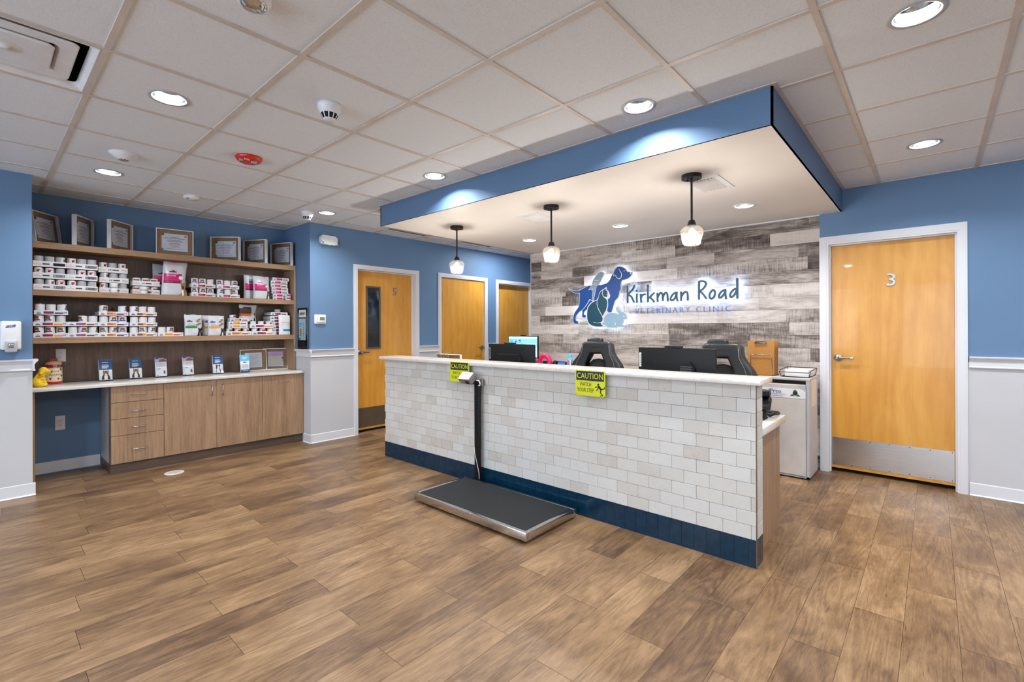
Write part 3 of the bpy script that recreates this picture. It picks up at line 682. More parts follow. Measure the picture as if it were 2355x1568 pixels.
# caution signs hung on the counter edge
def caution(label, x0, x1, z0, z1):
    w, h = x1 - x0, z1 - z0
    r = thing('caution_sign', label, 'sign', ((x0 + x1) / 2, 2.8155, z0), 0, 'yellow caution signs on the counter')
    pl = MB(); pl.outline([[(-w / 2 + .01, 0), (w / 2 - .01, 0), (w / 2, .01), (w / 2, h - .01), (w / 2 - .01, h), (-w / 2 + .01, h), (-w / 2, h - .01), (-w / 2, .01)]], 'sign_yellow', FACE_Y(0, 0, 0), .001)
    for a, b in ((-w / 2 + .008, .008), (w / 2 - .008, .008), (0, h - .005), (0, .005)): pl.cyl(.002, .001, .0016, 'ink', 8, FACE_Y(a, 0, b))
    pl.build('plate', r)
    MB().box(-w * .46, w * .46, -.0022, -.0012, h * .60, h * .965, 'ink').build('header_panel', r)
    MB().text('CAUTION', w * .86, h * .22, 'sign_yellow', FACE_Y(0, -.0026, h * .785), .0003).build('header_lettering', r)
    mb = MB(); mb.text('WATCH', w * .38, h * .15, 'ink', FACE_Y(-w * .15, -.0016, h * .45), .0003); mb.text('YOUR STEP', w * .56, h * .15, 'ink', FACE_Y(-w * .15, -.0016, h * .225), .0003)
    mb.build('lettering', r)
    k = w / .24; X = FACE_Y(w * .31, -.0016, h * .26) @ Matrix.Scale(k, 4); mb = MB()
    mb.cyl(.0075, 0, .0006, 'ink', 12, X @ Matrix.Translation((-.008, .037, 0)))
    def limb(p, q, t):
        d = Vector((q[0] - p[0], q[1] - p[1])); nrm = Vector((-d.y, d.x)).normalized() * t / 2
        mb.prism([(p[0] - nrm.x, p[1] - nrm.y), (q[0] - nrm.x, q[1] - nrm.y), (q[0] + nrm.x, q[1] + nrm.y), (p[0] + nrm.x, p[1] + nrm.y)][::1], 0, .0006, 'ink', X)
    for p, q, t in (((-.006, .027), (.014, .004), .014), ((-.004, .026), (-.034, .016), .006), ((.0, .026), (-.022, -.006), .006), ((.012, .006), (.034, .010), .008), ((.034, .008), (.046, .026), .006), ((.012, .006), (.010, -.020), .008), ((.010, -.018), (.028, -.036), .007), ((.006, -.038), (.018, -.036), .005)): limb(p, q, t)
    mb.build('falling_figure', r)
caution('yellow and black caution sign hanging alone on the counter front beneath the chairs', -1.902, -1.660, .872, 1.048)
caution('yellow and black caution sign half hidden behind the scale display head', -3.246, -2.997, .873, 1.049)

# ------------------------------------------------------------------ animal scale
sc = thing('animal_scale', 'low black matted animal scale with steel rim on the floor before the counter', 'scale', (-2.465, 2.52, 0))
sx0, sx1, sy0, sy1 = -.560, .575, -.270, .285
mb = MB(); t = .032
for a, b, c, e in ((sx0, sx1, sy0, sy0 + t), (sx0, sx1, sy1 - t, sy1), (sx0, sx0 + t, sy0 + t, sy1 - t), (sx1 - t, sx1, sy0 + t, sy1 - t)):
    mb.rbox(a, b, c, e, .018, .070, 'steel_x', .002, 2)
mb.box(sx0 + .01, sx1 - .01, sy0 + .01, sy1 - .01, .03, .062, 'black'); mb.build('steel_rim', sc)
MB().rbox(sx0 + t, sx1 - t, sy0 + t, sy1 - t, .060, .0715, 'rubber', .002, 1).build('rubber_mat', sc)
for a in (sx0 + .07, sx1 - .07):
    for c in (sy0 + .07, sy1 - .07): MB().cyl(.022, 0, .03, 'rubber', 14, Matrix.Translation((a, c, 0))).build('foot', sc)
px = -2.899 + 2.465; py = 2.815 - 2.52
po = MB(); po.rbox(px - .031, px + .031, py - .006, py + .016, .0, .885, 'black', .003, 2)
po.rbox(px - .045, px + .045, py - .015, py + .035, 0, .008, 'black', .002, 1); po.build('post', sc)
hd = MB(); hd.X = Matrix.Translation((-.487, .210, .946)) @ Matrix.Rotation(math.radians(43), 4, 'X')
hd.rbox(-.067, .067, -.042, .042, -.062, -.0005, 'steel_paint', .003, 2)
h = hd.build('display_head', sc)
q = MB(); q.X = hd.X; q.rbox(-.064, .064, -.039, .039, -.001, .0015, 'plastic_white', .001, 1); q.build('keypad_face', h)
q = MB(); q.X = hd.X; q.box(-.022, .022, .012, .026, .0015, .0022, 'lcd'); q.build('display_window', h)
q = MB(); q.X = hd.X
for i in range(4): q.rbox(-.036 + i * .020, -.024 + i * .020, -.014, -.004, .0015, .0024, 'plastic_grey', .0005, 1)
for u0, u1, v in ((-.02, .014, .006), (-.03, .016, -.026)): q.box(u0, u1, v - .0015, v + .0015, .0015, .002, 'ink_grey')
q.build('keys', h)
q = MB(); q.X = hd.X; q.rbox(.010, .046, -.048, -.041, -.050, -.022, 'black', .002, 1); q.build('connector', h)
mb = MB(); mb.rbox(px - .012, px + .012, py - .06, py + .012, .875, .905, 'black', .003, 1); mb.rbox(px + .02, px + .05, py + .01, py + .03, .86, .92, 'steel_paint', .003, 1)
mb.tube([(px + .01, py - .02, .905), (px + .04, py - .02, .905), (px + .056, py - .02, .885), (px + .050, py - .02, .862), (px + .034, py - .02, .866)], .005, 'plastic_white', 8); mb.build('bracket', sc)
MB().tube([(px - .038, py - .010, .45), (px - .036, py - .011, .40), (px - .018, py - .012, .28), (px + .018, py - .013, .17), (px + .034, py - .014, .12), (px + .036, py - .016, .075)], .0028, 'plastic_white', 6).build('cable', sc)

# ------------------------------------------------------------------ ceiling fixtures
def downlight(label, x, y, z, r, P):
    root = thing('recessed_downlight', label, 'ceiling light', (x, y, z), 0, 'recessed ceiling downlights')
    MB().lathe([(r + .022, 0), (r + .020, -.004), (r + .006, -.005), (r, -.002), (r, .012)], 'plastic_grey' if z > 2.5 else 'plastic_white', 40).build('trim_ring', root)
    MB().lathe([(r, .004), (r - .004, .03), (r - .010, .06), (r - .018, .085)], 'chrome', 40).build('reflector', root)
    MB().disc(r - .017, .084, 'lamp', 32, None, False).build('lamp', root)
    li = bpy.data.lights.new('downlight_lamp', 'AREA'); li.shape = 'DISK'; li.size = 2 * (r - .016); li.energy = P; li.color = (0.94, 0.975, 1.0)
    lo = bpy.data.objects.new('downlight_lamp', li); COL.objects.link(lo); lo.location = (x, y, z + .046)
PD = 27.0
DL = ['recessed round downlight nearest the square air diffuser', 'recessed round downlight beside the white cone sensor, left of the alcove', 'recessed round downlight next to the hall corner smoke detector',
      'recessed round downlight before the middle of the blue soffit face', 'recessed round downlight before the right part of the blue soffit face', 'largest recessed round downlight, at the top right ceiling edge', 'recessed round downlight above the numbered door at the right']
for (x, y), l in zip(LIGHTS, DL): downlight(l, x, y, ZC, .076, PD)
for (x, y), l in zip(SOFL, ('recessed soffit downlight nearest the hall, behind the middle pendant', 'recessed soffit downlight above the dog of the sign', 'recessed soffit downlight nearest the numbered door')): downlight(l, x, y, ZS, .072, PD * .8)
for x, y in ((0.6, .70), (-1.3, -1.15), (.6, -1.15), (1.8, 2.5), (1.8, .7), (-3.1, -1.15), (1.8, 4.365), (-4.9, 5.6)):   # the room's further downlights, behind the camera and down the hall
    li = bpy.data.lights.new('downlight_lamp', 'AREA'); li.shape = 'DISK'; li.size = .12; li.energy = PD; li.color = (.94, .975, 1)
    lo = bpy.data.objects.new('downlight_lamp', li); COL.objects.link(lo); lo.location = (x, y, ZC - .012)

def pendant(label, x, y=3.305):
    r = thing('pendant_lamp', label, 'pendant lamp', (x, y, ZS), 0, 'glass pendants over the counter')
    mb = MB(); mb.cyl(.067, -.026, 0, 'black', 32)
    for a in (.6, 2.7, 4.4): mb.cyl(.006, -.034, -.026, 'black', 8, Matrix.Translation((.04 * math.cos(a), .04 * math.sin(a), 0)))
    mb.build('ceiling_canopy', r)
    MB().cyl(.0075, -.315, -.026, 'black', 12).build('stem', r)
    MB().lathe([(.008, -.310), (.020, -.316), (.030, -.345), (.032, -.350), (.0, -.350)], 'black', 20).build('socket', r)
    s = MB(); prof = [(.030, -.347), (.060, -.362), (.080, -.388), (.079, -.402), (.066, -.455), (.058, -.482), (.046, -.488), (.030, -.486)]
    nf = 9; vs = []; fs = []
    for i, (rr, z) in enumerate(prof):
        for k in range(nf):
            a = 2 * PI * (k + (.5 if i % 2 else 0)) / nf; vs.append((rr * math.cos(a), rr * math.sin(a), z))
    for i in range(len(prof) - 1):
        for k in range(nf):
            j = (k + 1) % nf; A, B = i * nf + k, i * nf + j; C, D = (i + 1) * nf + k, (i + 1) * nf + j
            if i % 2 == 0: fs += [(A, B, C), (B, D, C)]
            else: fs += [(A, B, D), (A, D, C)]
    s.add(vs, fs, 'shade_glass'); s.build('glass_shade', r)
    mb = MB(); mb.lathe([(.013, -.350), (.014, -.375)], 'tin', 14); mb.build('bulb_cap', r)
    MB().lathe([(.013, -.375), (.020, -.392), (.027, -.415), (.028, -.432), (.020, -.452), (.0, -.460)], 'bulb', 18).build('bulb', r)
    li = bpy.data.lights.new('pendant_bulb', 'POINT'); li.energy = 22; li.shadow_soft_size = .02; li.color = (1, .93, .86)
    lo = bpy.data.objects.new('pendant_bulb', li); COL.objects.link(lo); lo.location = (x, y, ZS - .475)
pendant('glass pendant lamp with black stem, nearest the hall doors', -3.698)
pendant('glass pendant lamp with black stem, the middle of the three', -2.476)
pendant('glass pendant lamp with black stem, nearest the numbered door', -1.258)

def smoke(label, x, y, s=1.0):
    r = thing('smoke_detector', label, 'smoke detector', (x, y, ZC), 0, 'white smoke detectors')
    MB().lathe([(.0, 0), (.064 * s, 0), (.064 * s, -.022), (.062 * s, -.024)], 'plastic_white', 32).build('mounting_base', r)
    mb = MB(); mb.lathe([(.062 * s, -.024), (.058 * s, -.034), (.050 * s, -.052), (.047 * s, -.056)], 'plastic_white', 40)
    mb.lathe([(.047 * s, -.056), (.034 * s, -.082)], 'plastic_white', 40, None, False, lambda i, k: 'dark_void' if k % 4 else 'plastic_white')
    mb.lathe([(.0345 * s, -.081), (.030 * s, -.090), (.010 * s, -.092), (0, -.092)], 'plastic_white', 32); mb.lathe([(.0415 * s, -.066), (.0395 * s, -.070)], 'plastic_white', 40)
    mb.build('sensor_head', r)
smoke('white smoke detector in the middle of the tile ceiling', -2.555, 1.325)
smoke('small white smoke detector close to the hall corner, beside a downlight', -5.05, 2.365)
r = thing('ceiling_sensor', 'smooth white cone shaped ceiling sensor near the downlight by the alcove', 'sensor', (-4.36, .70, ZC))
MB().lathe([(.0, 0), (.085, 0), (.084, -.006), (.040, -.042), (.030, -.046)], 'plastic_white', 36).build('cone_shell', r)
MB().lathe([(.030, -.046), (.022, -.050), (0, -.050)], 'plastic_grey', 24, None, False, lambda i, k: 'dark_void' if k % 3 == 0 else 'plastic_grey').build('sensor_tip', r)
r = thing('ceiling_puck', 'flat white disc sensor on a ceiling tile close to the alcove wall', 'sensor', (-5.262, 1.35, ZC))
MB().lathe([(.062, 0), (.066, -.006), (.066, -.026), (.058, -.034), (0, -.036)], 'plastic_white', 30).build('puck_shell', r)
MB().box(.02, .05, -.05, -.03, -.035, -.0335, 'ink_grey').build('grille_slot', r)
r = thing('ceiling_fire_strobe', 'red fire alarm strobe on the ceiling', 'fire alarm', (-3.775, 1.332, ZC))
MB().lathe([(.0, 0), (.088, 0), (.090, -.008), (.076, -.030), (.050, -.042), (0, -.046)], 'fire_red', 40).build('red_housing', r)
aw = math.atan2(-1.332, 3.775); Xs = Matrix.Rotation(aw, 4, 'Z')
MB().rbox(.018, .052, .012, .052, -.052, -.030, 'chrome', .004, 2, Xs).build('strobe_lens', r)
mb = MB(); mb.rbox(.018, .050, -.062, -.036, -.047, -.026, 'chrome', .003, 1, Xs); mb.build('sounder_grille', r)
MB().text('FIRE', .036, .012, 'paper', Xs @ Matrix.Translation((.070, -.012, -.0375)) @ Matrix.Rotation(PI / 2, 4, 'Z') @ Matrix.Rotation(math.radians(128), 4, 'X'), .0004).build('lettering', r)
# square air diffuser
r = thing('air_diffuser', 'square stepped white air diffuser set in the ceiling grid', 'air vent', (GX - G / 2, GY - G / 2, ZC))
def sq_ring(mb, s0, z0, s1, z1, m, rr0=.03, rr1=.03):
    def sq(s, rr, z):
        o = []
        for cx, cy, a0 in ((s - rr, s - rr, 0), (-s + rr, s - rr, 90), (-s + rr, -s + rr, 180), (s - rr, -s + rr, 270)):
            for k in range(6):
                a = math.radians(a0 + 18 * k); o.append((cx + rr * math.cos(a), cy + rr * math.sin(a), z))
        return o
    vs = sq(s0, rr0, z0) + sq(s1, rr1, z1); n = 24
    mb.add(vs, [(k, (k + 1) % n, n + (k + 1) % n, n + k) for k in range(n)], m)
    return sq(s1, rr1, z1)
mb = MB(); sq_ring(mb, .302, 0, .285, -.006, 'plastic_white', .004, .01); sq_ring(mb, .285, -.006, .272, .005, 'plastic_white', .01, .02); sq_ring(mb, .272, .005, .258, .024, 'plastic_white', .02, .03); mb.build('outer_frame', r)
mb = MB(); sq_ring(mb, .226, .012, .220, .004, 'plastic_white'); sq_ring(mb, .220, .004, .166, .006, 'plastic_white'); sq_ring(mb, .166, .006, .150, .03, 'plastic_white'); sq_ring(mb, .226, .012, .19, .05, 'plastic_white'); mb.build('middle_cone', r)
mb = MB(); q = sq_ring(mb, .150, .006, .144, -.002, 'plastic_white'); mb.add(q, [tuple(range(24))], 'plastic_white'); mb.lathe([(.055, -.0025), (.020, -.004), (.016, -.009), (0, -.010)], 'plastic_white', 24); sq_ring(mb, .150, .006, .13, .03, 'plastic_white'); mb.build('centre_plate', r)
mb = MB(); mb.box(-.30, .30, -.30, .30, .20, .205, 'dark_void'); mb.lathe([(.16, .05), (.16, .2)], 'dark_void', 24)
for a in (.7, 2.3, 3.9, 5.4): mb.tube([(.24 * math.cos(a), .24 * math.sin(a), .06), (.05 * math.cos(a + .5), .05 * math.sin(a + .5), .12)], .007, 'plastic_grey', 6)
mb.build('duct_throat', r)
def grille(label, x0, x1, y0, y1, deep):
    r = thing('soffit_grille', label, 'air vent', ((x0 + x1) / 2, (y0 + y1) / 2, ZS), 0, 'louvred vents in the soffit'); w, h = (x1 - x0) / 2, (y1 - y0) / 2; f = .038
    mb = MB()
    for a, b, c, e in ((-w, w, -h, -h + f), (-w, w, h - f, h), (-w, -w + f, -h + f, h - f), (w - f, w, -h + f, h - f)): mb.box(a, b, c, e, -.006, -.0005, 'plastic_white')
    mb.build('grille_frame', r); MB().box(-w + f, w - f, -h + f, h - f, -.0015, -.0008, 'dark_void').build('dark_backing', r)
    mb = MB(); n = 7
    for k in range(n):
        x = -w + f + (k + .5) * (2 * w - 2 * f) / n; tw = (2 * w - 2 * f) / n
        mb.prism([(-tw * .46, -.016), (tw * .30, -.002), (tw * .38, -.002), (-tw * .38, -.016)] if deep else [(-tw * .2, -.012), (tw * .16, -.002), (tw * .24, -.002), (-tw * .1, -.012)], -h + f, h - f, 'plastic_white', Matrix.Translation((x, 0, 0)) @ RX90 @ Matrix.Rotation(0, 4, 'Z'))
    mb.build('louvre_set', r)
grille('white louvred vent in the soffit behind the middle pendant', -2.970, -2.716, 3.400, 3.745, False)
grille('white louvred vent in the soffit beside the pendant nearest the numbered door', -1.362, -1.114, 3.400, 3.775, True)
for l, x, a, b in (('thin dark slot vent in the hall ceiling beside the soffit corner', -5.13, 3.425, 4.03), ('thin dark slot vent farther down the hall ceiling', -5.10, 4.66, 5.24)):
    r = thing('slot_vent', l, 'air vent', (x, (a + b) / 2, ZC)); h = (b - a) / 2
    MB().box(-.024, .024, -h, h, -.0085, -.006, 'grid_beige').build('vent_frame', r)
    MB().box(-.013, .013, -h + .008, h - .008, -.0095, -.0085, 'dark_void').build('dark_slot', r)
r = thing('ceiling_camera', 'glass lensed ceiling unit cut off by the top of the photo', 'camera', (-1.93, .70, ZC))
MB().lathe([(.06, 0), (.062, -.02), (.052, -.035), (.046, -.038)], 'plastic_white', 30).build('housing', r)
MB().lathe([(.046, -.036), (.042, -.046), (.022, -.052), (0, -.053)], 'chrome', 30).build('lens_dome', r)
# ------------------------------------------------------------------ illuminated clinic sign
SY = 5.200
sg = thing('clinic_sign', 'halo lit clinic sign of pets and lettering on the weathered plank wall', 'sign', (-2.55, YL, 1.37))
XS_ = Matrix.Translation((2.55, -YL, -1.37)) @ FACE_Y(0, 0, 0)      # sign coordinates (x, z) on the wall, n towards the room
def LZ(y): return XS_ @ Matrix.Translation((0, 0, -y))
def plate(mb, polys, y0, y1, m, off=0.0):
    mb.outline(polys, m, LZ((y0 + y1) / 2), abs(y1 - y0) / 2, 0.0, off)
def smooth_line(P, n=6):
    if len(P) < 3: return [Vector(p) for p in P]
    Q = [Vector(p) for p in P]; closed = (Q[0] - Q[-1]).length < 1e-4; out = []
    for i in range(len(Q) - 1):
        p0 = Q[i - 1] if i > 0 else (Q[-2] if closed else Q[0]); p1, p2 = Q[i], Q[i + 1]
        p3 = Q[i + 2] if i + 2 < len(Q) else (Q[1] if closed else Q[-1])
        for k in range(n):
            t = k / n; out.append(0.5 * ((2 * p1) + (p2 - p0) * t + (2 * p0 - 5 * p1 + 4 * p2 - p3) * t * t + (3 * p1 - p0 - 3 * p2 + p3) * t ** 3))
    out.append(Q[-1]); return out
def stroke(mb, P, r, y0, y1, m, taper=False):
    S = smooth_line(P); L = LZ(0)
    for i, p in enumerate(S):
        stroke.n += 1; h0, h1 = -y1, -y0 + (stroke.n % 37) * 2.4e-5      # overlapping strokes never share a plane
        rr = r * (0.35 + 0.65 * math.sin(PI * i / (len(S) - 1))) if taper else r
        mb.prism([(p.x + rr * math.cos(2 * PI * k / 12), p.y + rr * math.sin(2 * PI * k / 12)) for k in range(12)], h0, h1, m, L)
        if i + 1 < len(S):
            q = S[i + 1]; d = (q - p)
            if d.length < 1e-5: continue
            n = Vector((-d.y, d.x)).normalized() * rr; h1 += 1.1e-5
            mb.prism([(p.x - n.x, p.y - n.y), (q.x - n.x, q.y - n.y), (q.x + n.x, q.y + n.y), (p.x + n.x, p.y + n.y)], h0, h1, m, L)
stroke.n = 0
def animal(name, plates, faces, fm, y, glow):
    b = MB(); plate(b, plates, y + .0015, 5.224, 'logo_edge', .006); root = b.build(name, sg)
    b = MB()
    for f in faces: plate(b, [f], y, y + .0014, fm)
    b.build('painted_face', root)
    b = MB(); plate(b, glow, 5.2245, 5.226, 'halo', -.010); b.build('halo_light', root); return root
dg_ = animal('dog_panel', [LOGO['dog']], [LOGO['dog']], 'logo_blue', SY + .004, [LOGO['dog']])
bd = animal('bird_panel', [LOGO['bird']], [LOGO['bird']], 'logo_grey', SY + .0022, [LOGO['bird']])
ct = animal('cat_panel', [LOGO['cat_plate']], [LOGO['cat_body'], LOGO['cat_chest'], LOGO['cat_head']], 'logo_teal', SY + .0004, [LOGO['cat_plate']])
rb = animal('rabbit_panel', [LOGO['rabbit']], [LOGO['rabbit']], 'logo_ice', SY - .0014, [LOGO['rabbit']])
def lines(idx, par, y, r=.0032):
    b = MB()
    for i in idx: stroke(b, LOGO['lines'][i], r, y - .0008, y, 'paper', True)
    return b
b = lines((0, 1, 2, 3), dg_, SY + .004, .0042); p = LOGO['dots'][0][0]
b.prism([(p[0] - .006, p[1] - .006), (p[0] + .007, p[1] - .004), (p[0] + .001, p[1] + .012)], -(SY + .004), -(SY + .0032), 'paper', LZ(0)); b.build('white_lines', dg_)
lines((7, 8, 9), bd, SY + .0022, .0022).build('white_lines', bd)
b = lines((4, 5, 6), rb, SY - .0014, .003); p = LOGO['dots'][1][0]; b.cyl(.006, 0, .0008, 'paper', 12, LZ(SY - .0014) @ Matrix.Translation((p[0], p[1], 0))); b.build('white_lines', rb)
b = MB(); p = LOGO['dots'][2][0]; b.cyl(.004, 0, .0008, 'paper', 10, LZ(SY + .0004) @ Matrix.Translation((p[0], p[1], 0)))
for q in (-.004, .004): b.box(0, .02, 0, .0006, 0, .001, 'paper', None, LZ(SY + .0004) @ Matrix.Translation((p[0] + .012, p[1] - .014 + q, 0)))
b.build('white_lines', ct)
b = MB()
for s in LOGO['strokes']: stroke(b, s, .0112, SY, SY + .003, 'letter')
for s in LOGO['strokes']: stroke(b, s, .0116, SY + .003, 5.222, 'logo_edge')
le = b.build('name_lettering', sg)
b = MB()
for s in LOGO['strokes']: stroke(b, s, .0075, 5.2225, 5.224, 'halo')
b.build('halo_light', le)
b = MB(); b.text('VETERINARY CLINIC', 1.085, .060, 'letter_blue', LZ(5.232) @ Matrix.Translation((-2.130, 1.545, 0)), .004, True, 1.4, -.012); b.build('tagline_lettering', sg)

# ------------------------------------------------------------------ things on the walls
r = thing('thermostat', 'white wall thermostat with small grey display near the hall corner', 'thermostat', (XW, 2.716, 1.463), HR)
MB().rbox(-.072, .072, -.012, 0, -.056, .056, 'plastic_white', .008, 3).build('mounting_plate', r)
MB().rbox(-.044, .058, -.028, -.012, -.040, .042, 'plastic_white', .004, 2).build('housing', r)
MB().box(-.014, .046, -.0288, -.028, -.012, .028, 'lcd').build('display', r)
r = thing('emergency_light', 'white twin head emergency light high on the blue wall', 'emergency light', (XW, 2.815, 2.415), HR)
MB().outline([[(-.085, .052), (.075, .052), (.098, .03), (.102, -.02), (.085, -.050), (-.085, -.050), (-.104, -.02), (-.104, .03)]], 'plastic_white', FACE_Y(0, -.028, 0), .026, .004).build('housing', r)
for s in (-1, 1): MB().lathe([(.022, 0), (.025, .012), (.022, .024), (.016, .028), (0, .027)], 'plastic_white', 20, Matrix.Translation((s * .083, -.048, -.030)) @ Matrix.Rotation(s * .5, 4, 'Z') @ RX90, True, lambda i, k: 'chrome' if i == 3 else 'plastic_white').build('lamp_head', r)
MB().box(-.006, .014, -.0555, -.03, -.054, -.046, 'led_green').build('status_light', r)
r = thing('soap_dispenser', 'white wall mounted hand sanitizer dispenser with grey push bar', 'dispenser', (XC, .172, 1.17), HR)
MB().rbox(-.058, .058, -.095, 0, .018, .246, 'plastic_white', .016, 3).build('housing', r)
MB().outline([[(-.030, .172), (.022, .177), (.028, .197), (-.024, .190)]], 'navy', FACE_Y(0, -.0955, .02), .0006).build('logo_patch', r)
MB().text('PURELL', .044, .012, 'paper', FACE_Y(-.001, -.0963, .2045) @ Matrix.Rotation(.09, 4, 'Z'), .0004).build('logo_lettering', r)
MB().rbox(-.032, .034, -.112, -.02, 0, .090, 'plastic_grey', .009, 3).build('push_bar', r)
MB().rbox(-.017, .019, -.1145, -.11, .036, .072, 'chrome', .008, 3).build('level_window', r)
r = thing('brochure_rack', 'tall black acrylic brochure rack on the blue side wall above the chair rail', 'brochure holder', (-5.664, YN, 1.108))
MB().rbox(-.135, .135, -.012, -.001, 0, .492, 'black_gloss', .003, 1).build('back_board', r)
MB().rbox(-.092, .058, -.018, -.012, .022, .082, 'black', .002, 1).build('card_pocket', r)
hc = MB().box(-.085, .090, -.0145, -.0122, .385, .470, 'card_white').build('header_card', r); b = MB()
for k in range(9): b.box(-.066 + k * .0155, -.056 + k * .0155, -.0152, -.0146, .412 if k % 3 else .404, .436 + .008 * (k % 2), 'ink')      # blurred header word
b.build('header_print', hc)
po = MB().box(-.092, .080, -.0145, -.0122, .105, .362, 'poster_blue').build('poster', r)
b = MB()
for k in range(3): b.box(-.075, -.01 - k * .02, -.0151, -.0145, .300 - k * .016, .306 - k * .016, 'ink')
for k in range(7): b.box(.020, .034 + .01 * (k % 2), -.0151, -.0145, .15 + k * .026, .164 + k * .026, 'deep_blue')
b.prism([(-.075, .16), (-.05, .15), (-.02, .16), (-.015, .22), (-.03, .255), (-.06, .25), (-.075, .21)], 0, .0006, 'fur_tan', FACE_Y(0, -.0145, 0)); b.prism([(-.085, .112), (-.045, .112), (-.055, .135), (-.08, .14)], 0, .0006, 'fur_dark', FACE_Y(0, -.0145, 0)); b.build('poster_print', po)

# ------------------------------------------------------------------ framed certificates
def picture(label, loc, rz, w, h, kind='cert', lean=0.0, d=.036, group=None):
    """front faces local -y; base centre at the origin"""
    r = thing('document_frame', label, 'picture frame', loc, rz, group); r.rotation_euler = (-lean, 0, rz) if lean else (0, 0, rz); f = .007
    b = MB()
    for x0, x1, z0, z1 in ((-w / 2, -w / 2 + f, 0, h), (w / 2 - f, w / 2, 0, h), (-w / 2 + f, w / 2 - f, 0, f), (-w / 2 + f, w / 2 - f, h - f, h)): b.box(x0, x1, -d / 2, d / 2, z0, z1, 'paper')
    b.build('white_frame', r)
    MB().box(-w / 2 + f, w / 2 - f, d / 2 - .012, d / 2 - .008, f, h - f, 'kraft').build('mat_board', r)
    yb = d / 2 - .0125; pw, ph = w * (.70 if kind == 'cert' else .64), h * (.66 if kind == 'cert' else .70); zc = h / 2
    p = MB().box(-pw / 2, pw / 2, yb - .001, yb, zc - ph / 2, zc + ph / 2, 'card_white').build('certificate', r)
    b = MB(); y0, y1 = yb - .0016, yb - .001
    if kind == 'cert':
        b.cyl(.014, 0, .001, 'brown', 16, FACE_Y(-pw * .46, y0, zc + ph * .44)); b.box(-pw * .5, -pw * .43, y0, y1, zc - ph * .5, zc - ph * .38, 'ink_grey')
        b.box(pw * .36, pw * .46, y0, y1, zc + ph * .36, zc + ph * .44, 'ink_grey')
        for k, (q, hw, m) in enumerate(((.30, .16, 'ink'), (.24, .40, 'ink'), (.15, .22, 'ink_grey'), (.10, .28, 'ink_grey'), (.05, .30, 'ink_grey'), (-.04, .20, 'royal_red'), (-.08, .22, 'royal_red'), (-.15, .24, 'ink_grey'), (-.22, .16, 'royal_red'), (-.28, .2, 'ink_grey'), (-.38, .3, 'ink_grey'))):
            b.box(-pw * hw, pw * hw, y0, y1, zc + ph * q - .0022, zc + ph * q + .0012, m)
    elif kind == 'lilac':
        b.box(-pw / 2, pw / 2, y0, y1, zc + ph * .18, zc + ph * .5, 'lilac'); b.box(-pw / 2, pw / 2, y0, y1, zc - ph * .19, zc + ph * .17, 'cream')
        b.lathe([(.017, 0), (.017, .001), (.0145, .001), (.0145, 0)], 'ink_grey', 20, FACE_Y(-.004, y0, zc + ph * .34))
        for k in range(5): b.box(-pw * .42, pw * .42 - .02 * (k % 2), y0, y1, zc - ph * (.24 + .05 * k) - .001, zc - ph * (.24 + .05 * k) + .001, 'ink_grey')
        for k in range(4): b.box(-pw * .44, pw * .3, y0, y1, zc + ph * (.12 - .07 * k) - .001, zc + ph * (.12 - .07 * k) + .001, 'ink_grey')
        b.cyl(.011, 0, .001, 'brown', 14, FACE_Y(pw * .45, y0, zc + ph * .06)); b.box(pw * .38, pw * .5, y0, y1, zc - ph * .12, zc - ph * .03, 'letter_blue')
    else:
        for k in range(11): b.box(-pw * .42, pw * (.42 - .2 * (k % 3 == 2)), y0, y1, zc + ph * (.36 - .07 * k) - .001, zc + ph * (.36 - .07 * k) + .001, 'ink_grey')
    b.build('document_print', p); MB().box(-w / 2 + f, w / 2 - f, -d / 2 + .004, -d / 2 + .0052, f, h - f, 'glass').build('glazing', r)
    return r
GF = 'framed certificates on the top shelf'
def on_top(label, left, th, w, h, lean=0.0):
    """left = floor point of the front left edge, th = angle of the front normal from +x towards +y"""
    t = Vector((-math.sin(th), math.cos(th), 0)); n = Vector((math.cos(th), math.sin(th), 0)); c = Vector((left[0], left[1], 0)) + t * (w / 2) - n * .018
    return picture(label, (c.x, c.y, 2.1222), th + HR, w, h, 'cert', lean, .036, GF)
R_ = math.radians
on_top('white framed certificate leaning back in the left corner of the top shelf', (-5.90, .345), R_(50), .29, .285, R_(7))
on_top('white framed certificate turned sharply sideways, second from the left wall on the top shelf', (-5.885, .604), R_(58), .29, .285)
on_top('white framed certificate turned half sideways, third from the left wall on the top shelf', (-5.895, .849), R_(45), .29, .285)
on_top('wide white framed certificate facing straight out, middle of the top shelf', (-5.94, 1.212), R_(-8), .32, .268)
on_top('white framed certificate angled towards the room, right of the straight facing one', (-6.115, 1.746), R_(-47), .325, .272)
on_top('white framed certificate overlapping the last one on the top shelf', (-6.142, 2.095), R_(-64), .325, .280)
on_top('last white framed certificate beside the hall corner wall on the top shelf', (-6.142, 2.405), R_(-67), .325, .282)
picture('white framed letter standing behind the light blue brochure holder', (-6.10, 2.20, .8503), HR - R_(8), .285, .255, 'letter', R_(9), .022, 'frames on the worktop')
picture('white framed licence with lilac header on the worktop', (-6.085, 2.447, .8503), HR - R_(12), .272, .262, 'lilac', R_(9), .022, 'frames on the worktop')

